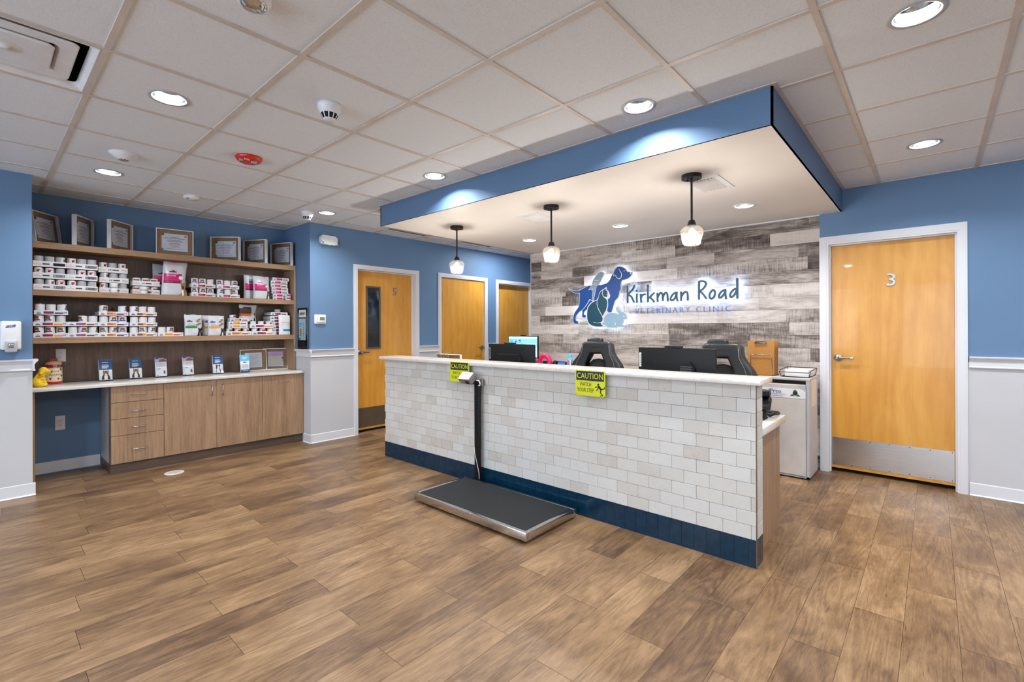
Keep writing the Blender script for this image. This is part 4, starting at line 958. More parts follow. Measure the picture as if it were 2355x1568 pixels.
# ------------------------------------------------------------------ brochure holders
def holder(label, x, y, rz, kind, w=.100, h=.205):
    r = thing('brochure_holder', label, 'brochure holder', (x, y, .8503), rz, 'acrylic brochure holders on the worktop')
    a = Matrix.Rotation(R_(-9), 4, 'X'); b = MB(); b.X = a
    b.box(-w / 2 - .004, w / 2 + .004, .012, .0135, .006, h * .8, 'acrylic'); b.box(-w / 2 - .004, w / 2 + .004, -.0235, -.022, .006, h * .44, 'acrylic')
    for s in (-1, 1): b.box(s * (w / 2 + .004) - .0008, s * (w / 2 + .004) + .0008, -.022, .012, .006, h * .44, 'acrylic')
    b.box(-w / 2 - .004, w / 2 + .004, -.0235, .0135, .004, .006, 'acrylic'); b.X = Matrix.Identity(4); b.box(-w / 2, w / 2, -.03, .05, 0, .0025, 'acrylic'); b.build('clear_stand', r)
    b = MB(); b.X = a; main = {'cat': 'deep_blue', 'dog': 'deep_blue', 'info': 'card_white', 'light': 'card_white'}[kind]
    b.box(-w / 2 + .001, w / 2 - .001, -.012, .010, .007, h, 'card_white'); l = b.build('leaflet', r)
    b = MB(); b.X = a; y0, y1 = -.0132, -.012
    def bar(x0, x1, z0, z1, m, lift=0): b.box(x0 * w, x1 * w, y0 - lift, y1 - lift, z0 * h, z1 * h, m)
    F = FACE_Y(0, y0, 0)
    if kind in ('cat', 'dog'):
        bar(-.49, .49, .52, .998, 'deep_blue')
        for k, (z, x1) in enumerate(((.86, .22), (.74, .2), (.69, .26), (.64, .24), (.59, .12))): bar(-.28, x1, z, z + .025, 'paper', .0006)
        if kind == 'cat':
            b.prism([(-.034, .012), (.032, .012), (.029, .040), (.020, .060), (-.020, .060), (-.031, .040)], 0, .0006, 'fur_dark', F)
            b.prism([(-.013, .012), (.012, .012), (.013, .045), (.008, .062), (-.008, .062), (-.014, .045)], .0006, .0010, 'paper', F)
            b.prism([(-.018, .056), (-.008, .050), (.008, .050), (.018, .056), (.022, .072), (.022, .088), (.021, .104), (.011, .096), (-.011, .096), (-.021, .104), (-.022, .088), (-.022, .072)], .0010, .0016, 'fur_tan', F)
            b.prism([(-.007, .052), (.007, .052), (.005, .068), (-.005, .068)], .0016, .0020, 'paper', F); b.prism([(-.004, .080), (.004, .080), (.009, .096), (-.009, .096)], .0016, .0020, 'fur_dark', F)
            for q in (-.010, .010): b.cyl(.0028, .0016, .0021, 'ink', 8, F @ Matrix.Translation((q, .077, 0)))
        else:
            b.prism([(-.022, .012), (.026, .012), (.022, .05), (.014, .062), (.022, .104), (.006, .092), (-.006, .092), (-.022, .102), (-.020, .066), (-.016, .05)], 0, .0008, 'fur_dark', F)
            b.prism([(-.018, .012), (.020, .012), (.014, .045), (.006, .088), (-.002, .088), (-.012, .045)], .0008, .0014, 'paper', F)
    elif kind == 'info':
        bar(-.49, .49, .915, .998, 'deep_blue'); bar(-.2, .25, .945, .965, 'paper', .0006); bar(-.49, .49, .76, .915, 'lilac'); b.build('leaflet_print', l); b = MB(); b.X = a; b.prism([(-.02, .160), (.046, .160), (.046, .176), (.02, .186), (-.012, .182)], 0, .001, 'brown', F); b.build('puppy_picture', l); b = MB(); b.X = a
        for k in range(5): bar(-.30, .40 - .1 * (k % 2), .70 - k * .045, .708 - k * .045, 'ink_grey')
        bar(-.30, -.05, .40, .425, 'ink'); bar(-.40, -.37, .25, .72, 'sky_blue'); b.prism([(.018, .034), (.036, .034), (.034, .066), (.020, .066)], 0, .001, 'brown', F); bar(-.40, -.26, .06, .09, 'ink')
    else:
        bar(-.49, .49, .64, .998, 'sky_blue')
        for k in range(3): bar(-.30, .30 - .06 * k, .86 - k * .06, .885 - k * .06, 'paper', .0006)
        bar(-.1, .2, .54, .57, 'ink_grey'); bar(-.2, .1, .56, .60, 'ink')
        for k in range(5): bar(-.36, .36, .44 - k * .04, .445 - k * .04, 'ink_grey')
        bar(-.49, .49, .03, .16, 'deep_blue'); bar(-.25, .3, .085, .105, 'paper', .0006)
    b.build('leaflet_print', l); return r
holder('brochure holder with tabby cat leaflet nearest the treat jar', -6.000, .823, HR + .12, 'cat')
holder('brochure holder with tabby cat leaflet beside the white information leaflets', -6.03, 1.060, HR + .08, 'cat')
holder('brochure holder with white information leaflet next to the cat leaflets', -6.03, 1.271, HR + .02, 'info')
holder('brochure holder with white information leaflet next to the dog leaflet', -6.02, 1.510, HR + .04, 'info')
holder('brochure holder with blue leaflet showing a black and white dog', -5.995, 1.786, HR, 'dog')
holder('brochure holder with light blue leaflet before the framed letter', -5.92, 2.040, HR, 'light', .095)

# ------------------------------------------------------------------ treat jar and yellow dog
r = thing('treat_jar', 'cream and red ceramic treat jar with Bone Appetit lettering', 'jar', (-6.065, .462, .8503))
RJ = .061
MB().lathe([(0, 0), (RJ - .003, 0), (RJ, .004), (RJ, .022), (RJ - .001, .023)], 'red', 40).build('red_foot', r)
body = MB().lathe([(RJ - .001, .023), (RJ, .03), (RJ, .146), (RJ - .001, .150)], 'cream', 40).build('jar_body', r)
MB().lathe([(RJ, .150), (RJ + .003, .152), (RJ + .003, .174), (RJ, .176)], 'red', 40).build('collar_band', r)
lid = MB().lathe([(RJ - .001, .176), (RJ - .004, .188), (.045, .202), (.028, .209), (0, .211)], 'cream', 40).build('lid', r)
MB().outline([[(-.022, .006), (-.026, .014), (-.018, .018), (-.012, .014), (.012, .014), (.018, .018), (.026, .014), (.022, .006), (.026, -.002), (.018, -.004), (.012, .0), (-.012, 0), (-.018, -.004), (-.026, -.002)]], 'red', FACE_X(0, 0, .214), .007, .003, 0, False).build('bone_knob', lid)
b = MB()
def wrap(b, s, w, h, u, z, m):
    vs, fs, x0, x1, y0, y1 = text_data(s); k = w / (x1 - x0); kz = h / (y1 - y0); q = []
    for v in vs:
        a = (u + (v.x - (x0 + x1) / 2) * k) / RJ; q.append(((RJ + .0006) * math.cos(a), (RJ + .0006) * math.sin(a), z + (v.y - (y0 + y1) / 2) * kz))
    b.add(q, fs, m)
wrap(b, 'Bone', .058, .020, .008, .118, 'ink'); wrap(b, 'Appétit', .086, .030, .006, .084, 'ink')
def paw(b, u, z, s=.006):
    for du, dz, rr in ((0, 0, 1), (-1.1, 1.1, .5), (-.4, 1.6, .5), (.4, 1.6, .5), (1.1, 1.1, .5)):
        vs = []
        for k in range(10):
            t = 2 * PI * k / 10; a = (u + s * du + s * rr * math.cos(t)) / RJ; vs.append(((RJ + .0007) * math.cos(a), (RJ + .0007) * math.sin(a), z + s * dz + s * rr * math.sin(t)))
        b.add(vs, [tuple(range(10))], 'ink')
for u, z in ((-.028, .120), (-.026, .046), (.030, .044), (.052, .128), (.058, .07)): paw(b, u, z)
b.build('lettering', body)
b = MB(); b.rbox(RJ + .002, RJ + .008, -.008, .020, .150, .176, 'tin', .003, 1); b.rbox(RJ + .004, RJ + .009, -.002, .014, .156, .170, 'red', .002, 1); b.rbox(RJ - .012, RJ - .004, .036, .043, .150, .176, 'tin', .002, 1); b.build('buckle', r)
r = thing('dog_figurine', 'yellow sitting puppy figurine at the left end of the worktop', 'figurine', (-5.805, .362, .8503), R_(-12))
balls = [(0, -.022, .034, .052), (-.018, -.012, .026, .040), (.018, -.012, .026, .040), (0, -.012, .066, .046), (0, .000, .092, .040), (0, .008, .112, .034), (0, .022, .134, .042), (0, .018, .146, .036), (0, .044, .132, .027), (0, .057, .130, .021),
         (-.013, .016, .064, .026), (.013, .016, .064, .026), (-.014, .022, .038, .022), (.014, .022, .038, .022), (-.014, .030, .012, .022), (.014, .030, .012, .022), (-.022, .030, .010, .018), (.022, .030, .010, .018), (-.028, -.002, .012, .024), (.028, -.002, .012, .024), (.028, .014, .010, .02), (-.028, .014, .010, .02), (0, -.052, .014, .022),
         (.026, .010, .132, .018), (.028, .006, .118, .020), (-.026, .010, .132, .018), (-.028, .006, .118, .020)]
vs, fs = blob_data([(x, y, max(z, .004), q * 1.12) for x, y, z, q in balls], .006, .35)
lo = min(v.z for v in vs); hi = max(v.z for v in vs); k = .172 / (hi - lo)
b = MB(); b.add([(v.x * k, v.y * k, (v.z - lo) * k) for v in vs], fs, 'yellow_dog', True); b.build('body', r)
fy = max(v.y for v in vs) * k
b = MB()
b.lathe([(0, -.008), (.007, -.004), (.008, 0), (.006, .005), (0, .007)], 'black_gloss', 14, Matrix.Translation((0, fy - .003, .132 * k)))
b.build('nose', r)
for s in (-1, 1): MB().lathe([(0, -.004), (.0036, 0), (0, .004)], 'black_gloss', 10, Matrix.Translation((s * .0235, .036, .150 * k))).build('eye', r)
MB().lathe([(.034, -.006), (.038, 0), (.034, .006)], 'amber', 28, Matrix.Translation((0, .004, .098 * k)) @ Matrix.Rotation(.35, 4, 'X')).build('collar', r)
# ------------------------------------------------------------------ pet food on the shelves
ZM, ZL = 1.7004, 1.2784            # tops of the middle and lower shelf
def tray_mesh(w, d, h, prints, side='card_white', closed=False):
    """cardboard tray, front at x = 0 facing +x, running to -d"""
    b = MB(); t = .0025
    b.box(-d, 0, 0, w, 0, t, 'card_white')
    for a, e, c, f in ((-t, 0, 0, w), (-d, -d + t, 0, w), (-d + t, -t, 0, t), (-d + t, -t, w - t, w)): b.box(a, e, c, f, t, h, 'card_white')
    if closed: b.box(-d, 0, 0, w, h - t, h, 'film')
    o = b.build('food_tray'); p = MB()
    for (u0, u1, v0, v1, m) in prints: p.box(0, .0008, u0 * w, u1 * w, v0 * h, v1 * h, m)
    return o, p
def dogmark(p, w, h, u, v, s, m='navy'):
    F = FACE_X(.0002, u * w, v * h)
    p.prism([(-s, -s * .7), (-s * .8, -s * .7), (-s * .7, -s * .1), (s * .3, -s * .1), (s * .35, -s * .7), (s * .55, -s * .7), (s * .6, s * .2), (s * .9, s * .3), (s * .9, s * .6), (s * .5, s * .7), (s * .3, s * .3), (-s * .8, s * .25), (-s * 1.1, s * .5)], 0, .0008, m, F)
def royal(p, w, h):
    p.text('ROYAL CANIN', w * .21, h * .17, 'royal_red', FACE_X(.0003, w * .125, h * .42), .0004)
    p.text('***', w * .06, h * .12, 'royal_red', FACE_X(.0003, w * .125, h * .62), .0004)
def hills(p, w, h, u=.13):
    p.box(0, .0008, (u - .065) * w, (u + .065) * w, .22 * h, .42 * h, 'navy'); p.text("Hill's", w * .075, h * .24, 'navy', FACE_X(.0003, u * w, h * .60), .0004)
def bars(w, c1, c2, c3, dog=True, u=.27):
    return [(u, .47, .22, .78, c1), (.47, .57, .22, .78, c2), (.60, .85, .20, .54, c3)]
def make_tray(kind):
    if kind == 'RA':
        w, d, h = .214, .25, .050; o, p = tray_mesh(w, d, h, [(.28, .49, .38, .62, 'dark_brown'), (.60, .96, .26, .74, 'ink'), (.615, .945, .30, .70, 'card_white')])
        royal(p, w, h)
        for k in range(17): p.box(.0006, .0012, w * (.665 + k * .014), w * (.665 + k * .014 + (.009 if k % 3 else .005)), h * .31, h * .69, 'ink')
        for u in (.635, .935): p.prism([(u * w - .003, h * .42), (u * w + .003, h * .5), (u * w - .003, h * .58)], .0006, .0012, 'ink', FACE_X(0, 0, 0))
    elif kind in ('RC', 'RD'):
        w, d, h = .220, (.20 if kind == 'RC' else .12), .050; o, p = tray_mesh(w, d, h, [(.47, .69, .38, .62, 'dark_brown'), (.78, .97, .48, .56, 'dark_brown'), (.74, .97, .26, .29, 'ink_grey')])
        royal(p, w, h); dogmark(p, w, h, .39, .5, .012, 'ink')
    elif kind[0] == 'H':
        c = {'H1': ('maroon', 'red', 'orange'), 'H2': ('maroon', 'purple', 'navy'), 'H3': ('mauve', 'crimson', 'brown'), 'H4': ('deep_orange', 'orange', 'purple'), 'H5': ('brown', 'orange', 'brown'), 'H6': ('amber', 'orange', 'royal_red'), 'H7': ('crimson', 'maroon', 'brown')}[kind]
        w, d, h = (.225 if kind == 'H7' else .218), .24, .0375; o, p = tray_mesh(w, d, h, bars(.218, *c)); hills(p, w, h); dogmark(p, w, h, .92, .5, .011)
    elif kind[0] == 'S':
        c = {'S1': ('magenta', 'maroon', 'brown'), 'S2': ('amber', 'orange', 'brown'), 'S3': ('maroon', 'crimson', 'brown')}[kind]
        w, d, h = .196, (.08 if kind == 'S2' else .215), .0365; o, p = tray_mesh(w, d, h, [(.24, .56, .2, .8, c[0]), (.50, .58, .25, .75, c[1]), (.62, .92, .24, .52, c[2])], closed=True); hills(p, w, h)
    else:
        c = {'K1': ('deep_orange', 'amber', 'deep_orange'), 'K2': ('maroon', 'red', 'orange'), 'K3': ('maroon', 'crimson', 'orange')}[kind]
        w, d, h = .260, .20, .046; o, p = tray_mesh(w, d, h, [(.24, .50, .24, .74, c[0]), (.50, .60, .24, .74, c[1]), (.63, .87, .24, .54, c[2])]); hills(p, w, h); dogmark(p, w, h, .93, .48, .010)
    p.build('printed_front', o); return o
PROTO = {}
def place(kind, maker, loc, rz, label, cat, group):
    if kind not in PROTO: o = PROTO[kind] = maker(kind)
    else: o = dup(PROTO[kind])
    o.location = loc; o.rotation_euler = (0, 0, rz); return tag(o, label, cat, group)
def make_can(kind):
    b = MB(); n = 24
    if kind == 'canR':
        r, h = .0325, .0935
        rows = [(.029, 0), (r, .002), (r, .012), (r, .055), (r, .066), (r, .078), (r, h - .003), (r - .001, h), (r - .004, h), (r - .005, h - .003)]
        def mf(i, k):
            a = (k + .5) / n
            if i >= 6: return 'tin'
            if i in (4,) and (a < .12): return 'royal_red'
            if i in (3,) and .02 < a < .07: return 'ink'
            if i in (3, 4, 5) and .28 < a < .33: return 'brown'
            return 'card_white' if (a < .16 or a > .92) else 'plastic_grey'
        b.lathe(rows, '', n, None, True, mf)
    elif kind == 'canH':
        r, h = .0325, .0945
        rows = [(.029, 0), (r, .002), (r, .042), (r, .047), (r, .056), (r, .062), (r, .084), (r, h - .006), (r, h - .003), (r - .002, h), (r - .005, h), (r - .006, h - .003)]
        def mf(i, k):
            a = ((k + .5) / n + .5) % 1 - .5
            if i >= 8: return 'tin'
            if i == 7: return 'maroon' if abs(a) > .2 else 'card_white'
            if i == 3 and abs(a) < .11: return 'navy'
            if i == 5 and abs(a) < .10: return 'brown'
            if i == 4 and abs(a) < .09: return 'brown' if abs(a) > .04 else 'card_white'
            if i == 1 and abs(a) < .16: return 'card_white'
            return 'card_white'
        b.lathe(rows, '', n, None, True, mf)
        b.box(-.001, .001, -.0001, .0001, .002, .003, 'card_white')
    else:
        r, h = .0325, {'canS': .049, 'canT': .0385, 'canK': .078}[kind]
        rows = [(.029, 0), (r, .002), (r, h * .35), (r, h * .55), (r, h * .8), (r, h - .003), (r - .002, h), (r - .005, h - .002)]
        def mf(i, k):
            a = ((k + .5) / n + .5) % 1 - .5
            if i >= 5: return 'tin'
            if kind == 'canT' and i == 3 and abs(a) < .12: return 'magenta'
            if kind == 'canT' and i == 2 and abs(a) < .12: return 'navy'
            if kind == 'canS' and i == 2 and .05 < a < .16: return 'ink_grey'
            if kind == 'canK' and i == 3 and abs(a) < .12: return 'brown'
            return 'card_white'
        b.lathe(rows, '', n, None, True, mf)
    o = b.build('food_can'); MB().disc(r - .005, h - .0032, 'tin', 20).build('lid', o); return o
GT, GCn = 'cardboard food trays on the shelves', 'pet food cans on the shelves'
SIDE = ('left', 'middle', 'right')
def stack(kind, can, x, y, z, n, pitch, where, w, offs=None, cans=None, names=None, kinds=None, skipcan=()):
    names = names or {1: ['only'], 2: ['bottom', 'top'], 3: ['bottom', 'middle', 'top']}[n]
    for k in range(n):
        dy = offs[k] if offs else random.uniform(-.002, .002); kk = kinds[k] if kinds else kind
        nm = '' if n == 1 else names[k] + ' '
        place(kk, make_tray, (x + random.uniform(-.002, .002), y + dy, z + k * pitch), random.uniform(-.0015, .0015), '%scardboard food tray of the %s' % (nm, where), 'tray', GT)
        for q in range(3):
            if (k, q) in skipcan: continue
            yc = y + dy + .0028 + (w - .0056) * (q + .5) / 3 + random.uniform(-.0006, .0006)
            place(can, make_can, (x - .0385, yc, z + k * pitch + .003), random.choice((random.uniform(-.5, .5), random.uniform(-.9, 1.6), 2.6)),
                  '%s can, %stray, %s' % (SIDE[q], nm, where), 'can', GCn)
stack('RA', 'canR', -5.882, .322, ZM, 3, .102, 'middle shelf stack touching the left wall', .214)
stack('RA', 'canR', -5.882, .537, ZM, 3, .102, 'middle shelf stack, second from the left wall', .214)
stack('RC', 'canR', -5.945, .770, ZM, 3, .0985, 'middle shelf stack, third from the left wall', .220, [0, .001, -.006])
stack('RD', 'canK', -5.945, 1.021, ZM, 2, .086, 'middle shelf stack left of the magenta bags', .220)
stack('H7', 'canH', -5.895, 1.510, ZM, 2, .0985, 'middle shelf stack right of the big magenta bag', .225)
stack('H7', 'canH', -5.895, 1.752, ZM, 2, .0985, 'middle shelf stack, second right of the big magenta bag', .225, [0, -.004])
stack('H1', 'canH', -5.884, .3215, ZL, 3, .1015, 'lower shelf stack touching the left wall', .218, [0, 0, .006], kinds=['H1', 'H1', 'H2'])
stack('H3', 'canH', -5.884, .540, ZL, 2, .1025, 'lower shelf stack, second from the left wall', .218, skipcan=((1, 0),))
stack('H4', 'canH', -5.884, .759, ZL, 3, .1015, 'lower shelf stack, third from the left wall', .218, skipcan=((2, 1),))
stack('H5', 'canH', -5.884, .989, ZL, 3, .1015, 'lower shelf stack, fourth from the left wall', .218)
stack('H6', 'canH', -5.884, 1.214, ZL, 1, .1, 'lower shelf beside the green treat bag', .218, skipcan=((0, 2),))
# loose small cans standing in front of the trays
for k in range(2):
    place('canS', make_can, (-5.902, .874, ZM + k * .0495), .3, '%s plain can of the pair before the third stack, middle shelf' % ('upper' if k else 'lower'), 'can', GCn)
    place('canT2', lambda q: make_can('canT'), (-5.902, 1.103, ZM + k * .039), 1.9, '%s flat can of the pair before the stack left of the magenta bag' % ('upper' if k else 'lower'), 'can', GCn)
    place('canT', make_can, (-5.902, 2.520, ZM + k * .039), -.1, '%s small can of the pair at the right end of the middle shelf' % ('upper' if k else 'lower'), 'can', GCn)
# stacks of shallow shrink wrapped trays
NUM = ('lowest', 'second lowest', 'third lowest', 'middle', 'third highest', 'second highest', 'top')
for k, (y, z) in enumerate(((2.364, 0), (2.364, .0375), (2.350, .0775), (2.350, .1155), (2.340, .1545), (2.342, .1955), (2.362, .2345))):
    place('S1', make_tray, (-5.945, y - .005, ZM + z), random.uniform(-.02, .02), '%s magenta marked shallow tray in the tall stack on the middle shelf' % NUM[k], 'tray', GT)
for k, (y, z) in enumerate(((2.352, 0), (2.345, .0375), (2.345, .0750), (2.338, .1125), (2.330, .1505), (2.330, .188), (2.336, .2365))):
    place('S3', make_tray, (-5.945, y, ZL + z), random.uniform(-.02, .02), '%s maroon marked shallow tray in the tall stack on the lower shelf' % NUM[k], 'tray', GT)
place('canT2', None, (-5.99, 2.432, ZL + .2735), 2.4, 'single small can on top of the tall maroon tray stack', 'can', GCn)
place('K1', make_tray, (-5.892, 1.836, ZL), 0, 'wide orange marked bottom tray right of the orange treat bags', 'tray', GT)
for q in range(3): place('canK', make_can, (-5.93, 1.836 + .26 * (q + .5) / 3, ZL + .003), random.uniform(0, 2.5), '%s can in the wide tray under the orange marked tray pile' % SIDE[q], 'can', GCn)
for k, (y, z) in enumerate(((1.862, .0815), (1.864, .1195), (1.877, .158))):
    place('S2', make_tray, (-5.894, y, ZL + z), random.uniform(-.015, .015), '%s orange marked shallow tray on the wide orange tray' % ('lowest', 'middle', 'top')[k], 'tray', GT)
place('canT2', None, (-5.935, 1.918, ZL + .1950), .6, 'single small can on top of the orange marked tray pile', 'can', GCn)
place('K2', make_tray, (-5.892, 2.103, ZL), 0, 'wide maroon marked bottom tray below the folded cat food bag', 'tray', GT)
place('K3', make_tray, (-5.892, 2.086, ZL + .083), .01, 'wide maroon marked upper tray below the folded cat food bag', 'tray', GT)
for k, (y, z) in enumerate(((2.103, 0), (2.086, .083))):
    for q in range(3): place('canK' if k == 0 else 'canK', make_can, (-5.93, y + .26 * (q + .5) / 3, ZL + z + .003), random.uniform(0, 2.5), '%s can in the %s wide maroon marked tray' % (SIDE[q], ('bottom', 'upper')[k]), 'can', GCn)

# bags of food and treats
def bag(name, label, loc, rz, w, d, h, spec, top=None, lean=0.0, bulge=.5, shear=0.0, group='bags of pet food and treats'):
    """pillow bag, front +x; spec(u, v) -> material on the front, u, v in 0..1"""
    b = MB(); nz, ny = 28, 26; rows = []
    for i in range(nz + 1):
        v = i / nz; e = min(1, (1 - v) / .42); dd = d * (.06 + .94 * (e ** .75)); ww = w * (1 - .05 * math.sin(PI * min(1, v * 1.15)) * bulge)
        if v < .08: dd *= .90 + .1 * v / .08
        row = []
        for s in (1, -1):
            for k in range(ny + 1):
                u = k / ny if s == 1 else 1 - k / ny; q = (2 * u - 1)
                x = s * dd / 2 * (1 - abs(q) ** 3.2) ** .5 + lean * v * v - dd * 0 + .0022 * math.sin(9 * u + 7 * v + w * 90) * (v > .1)
                row.append((x, q * ww / 2 + shear * v * v, v * h + (.010 * h * math.sin(5 * u + w * 40) * (v > .9))))
        rows.append(row)
    n = len(rows[0]); vs = [p for r in rows for p in r]; fs = []; ms = []
    for i in range(nz):
        for k in range(n):
            j = (k + 1) % n; fs.append((i * n + k, i * n + j, (i + 1) * n + j, (i + 1) * n + k))
            ms.append(spec((k + .5) / ny, (i + .5) / nz) if k < ny else 'bag_silver')
    fs.append(tuple(range(n))[::-1]); ms.append('bag_silver'); fs.append(tuple(range(nz * n, nz * n + n))); ms.append('bag_silver')
    b.add(vs, fs, ms, True); r = b.build(name); r.location = loc; r.rotation_euler = (0, 0, rz); tag(r, label, 'bag', group)
    if top: MB().rbox(-.0035 + lean, .0035 + lean, -w * .42 + shear, w * .30 + shear, h * .965, h * 1.012, top, .002, 1).build('header_strip', r)
    return r, d
def animal_patch(par, d, w, h, u, v, sw, shh, m, m2):
    F = FACE_X(d * .42, (u - .5) * w, v * h); b = MB(); k = lambda P: [(x * sw, y * shh) for x, y in P]
    b.prism(k([(-.5, 0), (.5, 0), (.46, .30), (.28, .46), (.34, .72), (.42, 1.0), (.20, .86), (-.06, .86), (-.30, 1.0), (-.24, .70), (-.26, .48), (-.40, .30)]), -.012, .004, m, F)
    b.prism(k([(-.16, .48), (.16, .48), (.12, .66), (-.10, .66)]), .004, .005, m2, F)
    b.prism(k([(-.12, .0), (.14, .0), (.1, .40), (-.08, .40)]), .004, .005, 'paper' if m != 'black' else 'ink_grey', F)
    b.build('animal_print', par)
def fronttext(par, d, w, h, items):
    b = MB()
    for (s, u, v, sw, shh, m) in items: b.text(s, sw * w, shh * h, m, FACE_X(d * .475, (u - .5) * w, v * h), .0006)
    b.build('lettering', par)
def sp_pink(u, v):
    if u > .78 or u < .03: return 'bag_silver'
    if v < .34: return 'bag_silver'
    if v < .44: return 'maroon'
    if v < .66: return 'magenta'
    if .24 < u < .55 and .68 < v < .72: return 'navy'
    if .34 < u < .46 and .72 < v < .75: return 'red'
    return 'bag_silver'
r, d = bag('food_bag', 'half hidden magenta marked food bag behind the big upright dog food bag', (-6.115, 1.315, ZM), .0, .20, .06, .335, sp_pink, 'magenta')
r, d = bag('food_bag', 'large upright silver and magenta dog food bag on the middle shelf', (-5.935, 1.358, ZM), .05, .216, .100, .352, sp_pink, 'magenta', -.02, 1.0, .028)
animal_patch(r, d, .220, .352, .82, .0, .075, .15, 'fur_tan', 'fur_dark')
fronttext(r, d, .22, .352, (('BIOME', .36, .575, .36, .045, 'paper'), ('GASTROINTESTINAL', .38, .625, .48, .022, 'paper'), ('Digestive / Fiber Care', .34, .39, .32, .022, 'lilac')))
b = MB(); b.cyl(.019, 0, .001, 'paper', 20, FACE_X(d * .48, .052, .185)); b.build('round_badge', r)
r, d = bag('food_bag', 'magenta marked cat food bag hidden behind its twin, right of the can stacks', (-6.02, 2.150, ZM), .15, .185, .08, .285, sp_pink, 'magenta')
r, d = bag('food_bag', 'silver and magenta cat food bag at the right part of the middle shelf', (-5.925, 2.222, ZM), .08, .185, .085, .272, sp_pink, 'magenta', -.015)
animal_patch(r, d, .185, .272, .84, .0, .055, .105, 'fur_dark', 'fur_tan'); b = MB(); b.cyl(.014, 0, .001, 'paper', 18, FACE_X(d * .48, .042, .150)); b.build('round_badge', r)
def sp_treat(c):
    def f(u, v):
        if u > .68 or u < .05: return 'bag_silver'
        if .36 < v < .46: return c
        if .10 < u < .44 and .66 < v < .71: return 'deep_blue'
        if .20 < u < .32 and .72 < v < .76: return 'royal_red'
        return 'bag_silver'
    return f
def treat(label, y, x, w, h, c, top, pet, full=True, rz=0.0):
    r, d = bag('treat_bag', label, (x, y, ZL), rz, w, .062, h, sp_treat(c), top, -.012)
    if full:
        fronttext(r, d, w, h, (('treats', .34, .50, .42, .055, c), ('grain free', .3, .57, .3, .022, 'ink_grey')))
        b = MB(); F = FACE_X(d * .46, w * .28, h * .5)
        for (a, z, t) in ((.0, .062, .5), (-.012, .045, -.2), (.004, .018, .5), (-.014, .004, -.3)):
            b.prism([(a + .016 * math.cos(2 * PI * k / 10 + t) * (1 if k % 5 else .7), z + .009 * math.sin(2 * PI * k / 10 + t)) for k in range(10)], 0, .001, 'kraft', F)
        b.build('biscuit_print', r); animal_patch(r, d, w, h, .83, .0, .05, h * .40, pet, 'fur_dark')
    else: pass
    return r
treat('silver treat bag with green band on the lower shelf', 1.527, -5.905, .162, .226, 'green', 'green', 'black')
treat('orange banded treat bag half hidden behind its twin', 1.702, -5.965, .155, .222, 'amber', 'amber', 'black', False)
treat('silver treat bag with orange band on the lower shelf', 1.742, -5.900, .160, .218, 'amber', 'amber', 'fur_dark')
def sp_white(u, v):
    if .32 < u < .98 and .17 < v < .29: return 'teal_blue'
    return 'card_white'
r, d = bag('treat_bag', 'white treat bag with red lettering and light blue band at the right end', (-5.905, 2.478, ZL), .05, .138, .050, .240, sp_white, None, -.008)
fronttext(r, d, .138, .24, (('ROYAL CANIN', .52, .62, .66, .035, 'royal_red'), ('early cat treats', .52, .53, .66, .022, 'ink_grey')))
def sp_cat(u, v):
    if u > .66: return 'bag_silver'
    if v > .78: return 'bag_silver' if u < .2 or v > .86 else 'navy'
    if v > .30: return 'dark_brown' if v > .48 else 'deep_orange'
    return 'bag_silver'
r, d = bag('food_bag', 'crumpled brown and silver cat food bag resting on the wide maroon tray', (-6.020, 2.10, ZL + .1645), .1, .200, .07, .190, sp_cat, None, .02, 1.5)
animal_patch(r, d, .2, .19, .74, .0, .06, .10, 'fur_dark', 'fur_tan'); b = MB(); b.cyl(.015, 0, .001, 'cream', 18, FACE_X(d * .48 + .004, .012, .118)); b.build('round_badge', r)
# clear shrink film left over opened trays
def film(label, x, y, w, z, h):
    b = MB(); n, m = 14, 8; vs = []; fs = []
    for i in range(n + 1):
        for k in range(m + 1):
            u, v = i / n, k / m; a = math.sin(PI * u) ** .4 * math.sin(PI * v) ** .3
            vs.append((x - .10 * v, y + w * u, z + h * a * (.72 + .28 * math.sin(7 * u + 3 * v) * math.cos(5 * v)) + .001))
    for i in range(n):
        for k in range(m): fs.append((i * (m + 1) + k, i * (m + 1) + k + 1, (i + 1) * (m + 1) + k + 1, (i + 1) * (m + 1) + k))
    b.add(vs, fs, 'film', True); tag(b.build('shrink_film'), label, 'wrapping', 'torn shrink film on the food trays')
film('crumpled clear film in the half empty top tray, second lower shelf stack', -5.890, .549, .056, ZL + .1065, .070)
film('crumpled clear film in the half empty top tray, third lower shelf stack', -5.890, .842, .050, ZL + .207, .082)
film('crumpled clear film in the single tray beside the green treat bag', -5.890, 1.371, .052, ZL + .0035, .076)
